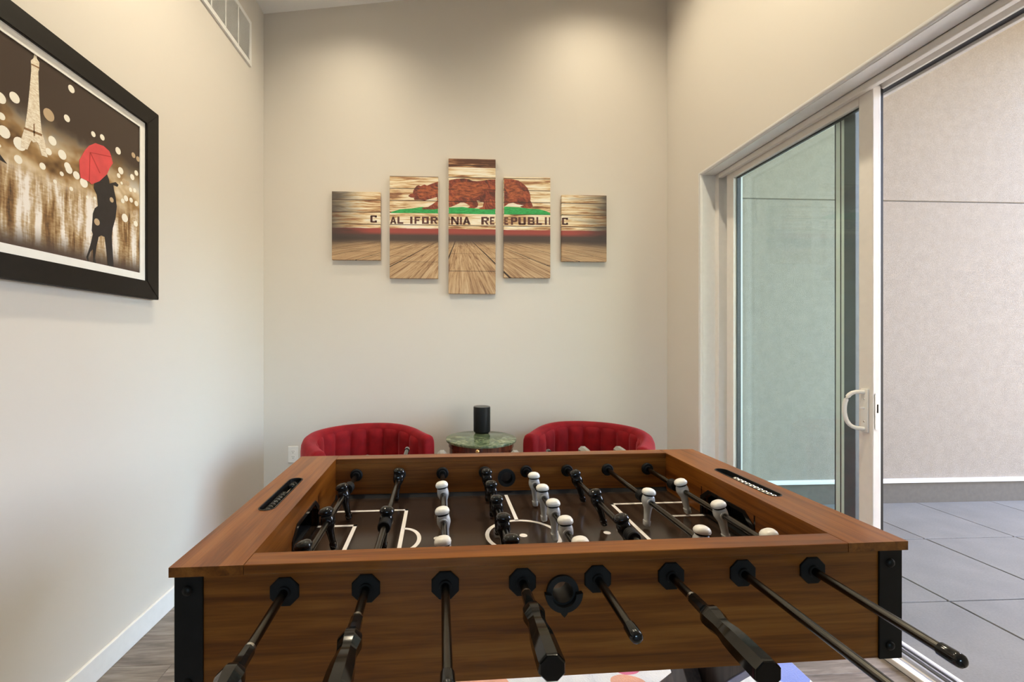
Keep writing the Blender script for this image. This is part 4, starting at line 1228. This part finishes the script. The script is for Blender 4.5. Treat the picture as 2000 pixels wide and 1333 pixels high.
for X, Y, r in ((140, 648, .016), (688, 565, .013), (645, 848, .012), (40, 980, .018), (190, 1095, .020), (505, 1065, .015), (600, 1200, .016), (175, 1245, .013), (410, 1310, .011), (650, 1310, .013), (5, 650, .016)):
    yc, zc = A2(X, Y); spot(yc, zc, r)
for X, Y, r in ((232, 12, .010), (310, 40, .011), (447, 157, .014), (470, 330, .014), (20, 320, .014), (85, 370, .014), (150, 435, .017), (605, 350, .011), (570, 385, .012), (555, 495, .009), (590, 500, .009), (515, 570, .012), (560, 585, .010), (605, 615, .011), (505, 740, .017), (600, 790, .012)):
    yc, zc = A3(X, Y); spot(yc, zc, r)
for k in range(60):
    c_ = (rnd.uniform(q0 + 0.02, 1.36 if k < 20 else q1 - 0.02), w0 + (w1 - w0) * rnd.uniform(0.36, 0.60), rnd.uniform(0.004, 0.012))
    if all(math.hypot(c_[0] - p[0], c_[1] - p[1]) > c_[2] + p[2] + 0.002 for p in placed): spot(*c_)
art('light_spot', spots, M['bokeh'], 0.0003)
warm = []
for X, Y, r in ((470, 815, .020), (300, 1000, .016)): warm.append(circle(*A2(X, Y), r, 16))
for X, Y, r in ((580, 195, .011), (620, 228, .011), (497, 425, .012), (530, 440, .010), (590, 695, .010)): warm.append(circle(*A3(X, Y), r, 16))
art('warm_light_spot', warm, M['bokeh_warm'], 0.0005)
tower = [(333, 200), (348, 200), (355, 275), (378, 310), (375, 375), (368, 400), (372, 560), (380, 740), (392, 900), (402, 985), (425, 1050), (458, 1225), (400, 1205), (372, 1100), (352, 1075), (320, 1080), (300, 1060), (262, 1150), (200, 1130), (205, 1040), (240, 930), (262, 780), (285, 560), (300, 380), (296, 290), (322, 268)]
art('tower_print', [[A2(*p) for p in tower]], M['tower_print'], 0.0006)
art('tower_band', [[A2(*p) for p in ((298, 318), (378, 356), (376, 370), (298, 330))], [A2(*p) for p in ((232, 932), (405, 1000), (403, 1022), (230, 952))], [A2(*p) for p in ((320, 900), (332, 900), (334, 1020), (322, 1020))]], M['tower_band'], 0.0008)
umb = [(250, 90), (320, 115), (370, 160), (385, 200), (400, 265), (370, 310), (350, 360), (285, 420), (215, 448), (195, 425), (120, 390), (112, 330), (108, 240), (160, 150), (195, 112)]
couple = [(350, 360), (366, 400), (372, 440), (425, 428), (450, 452), (440, 470), (405, 455), (412, 500), (425, 560), (435, 640), (425, 740), (400, 830), (392, 900), (402, 1080), (408, 1180), (360, 1168), (348, 1060), (330, 905), (300, 892), (278, 905), (258, 990), (246, 1090), (258, 1150), (232, 1140), (228, 1010), (205, 1035), (188, 1080), (192, 1130), (172, 1080), (205, 980), (228, 880), (218, 850), (228, 700), (245, 655), (272, 635), (262, 540), (235, 480), (240, 440), (285, 420)]
art('couple_print', [[A3(*p) for p in couple]], M['silhouette'], 0.0007)
art('coat_spot', [circle(*A3(390, 583), .010, 14), circle(*A3(262, 775), .013, 14)], M['bokeh_warm'], 0.0009)
art('umbrella_print', [[A3(*p) for p in umb]], M['umbrella'], 0.0009)
art('umbrella_rib', [[A3(*p) for p in ((200, 170), (206, 168), (292, 350), (285, 352))], [A3(*p) for p in ((204, 168), (208, 174), (385, 212), (384, 204))], [A3(*p) for p in ((200, 172), (205, 172), (198, 425), (192, 420))]], M['umbrella_dark'], 0.0011)
# second couple under a black umbrella, at the part of the print left of the frame edge
yc = 1.26
art('dark_umbrella_print', [[(yc - 0.14, 1.83), (yc - 0.10, 1.87), (yc - 0.02, 1.893), (yc + 0.06, 1.875), (yc + 0.115, 1.822), (yc + 0.05, 1.833), (yc - 0.02, 1.842), (yc - 0.08, 1.835)]], M['silhouette'], 0.0008)
art('dark_couple_print', [[(yc - 0.07, 1.835), (yc + 0.05, 1.835), (yc + 0.078, 1.76), (yc + 0.07, 1.68), (yc + 0.055, 1.60), (yc + 0.06, w0 + 0.045), (yc + 0.02, w0 + 0.045), (yc + 0.005, 1.56), (yc - 0.03, w0 + 0.04), (yc - 0.06, w0 + 0.04), (yc - 0.055, 1.60), (yc - 0.085, 1.70)]], M['silhouette'], 0.0008)

# ================================================================== RECESSED CEILING LAMPS
def lamp(x, y, k, label):
    z = ceil_z(x)
    tilt = -math.atan(CSL)
    o = empty('recessed_light', (x, y, z)); o.rotation_euler = (0, tilt, 0)
    tag(o, label, 'ceiling light', 'recessed ceiling lights')
    bm = bmesh.new(); plate(bm, circle(0, 0, 0.085, 40), [circle(0, 0, 0.06, 40)], 'z', -0.006, -0.0005)
    obj('trim_ring', bm, M['trim'], o)
    bm = bmesh.new(); loft(bm, [(-0.003, 0.0605, 0.0605), (-0.001, 0.0605, 0.0605)], 'z', 32)
    obj('lens', bm, M['lens'], o)
    ld = bpy.data.lights.new('lamp_light', 'SPOT')
    ld.energy = LAMP_POWER * 4 * k; ld.color = (1.0, 0.875, 0.64); ld.spot_size = R(150); ld.spot_blend = 1.0; ld.shadow_soft_size = 0.055
    lo = bpy.data.objects.new('lamp_light', ld); COL.objects.link(lo)
    lo.parent = o; lo.location = (0, 0, -0.02); lo.rotation_euler = (0, -tilt, 0)
lamp(-0.70, 2.66, 0.21, 'recessed ceiling light above the left chair')
lamp(1.04, 2.66, 0.28, 'recessed ceiling light above the right chair')
lamp(-0.70, 1.60, 0.68, 'recessed ceiling light above the left end of the foosball table')
lamp(1.04, 1.60, 0.68, 'recessed ceiling light above the right end of the foosball table')
lamp(-0.70, -1.5, 0.03, 'recessed ceiling light left of the two behind the viewer')
lamp(1.04, -1.5, 0.03, 'recessed ceiling light right of the two behind the viewer')
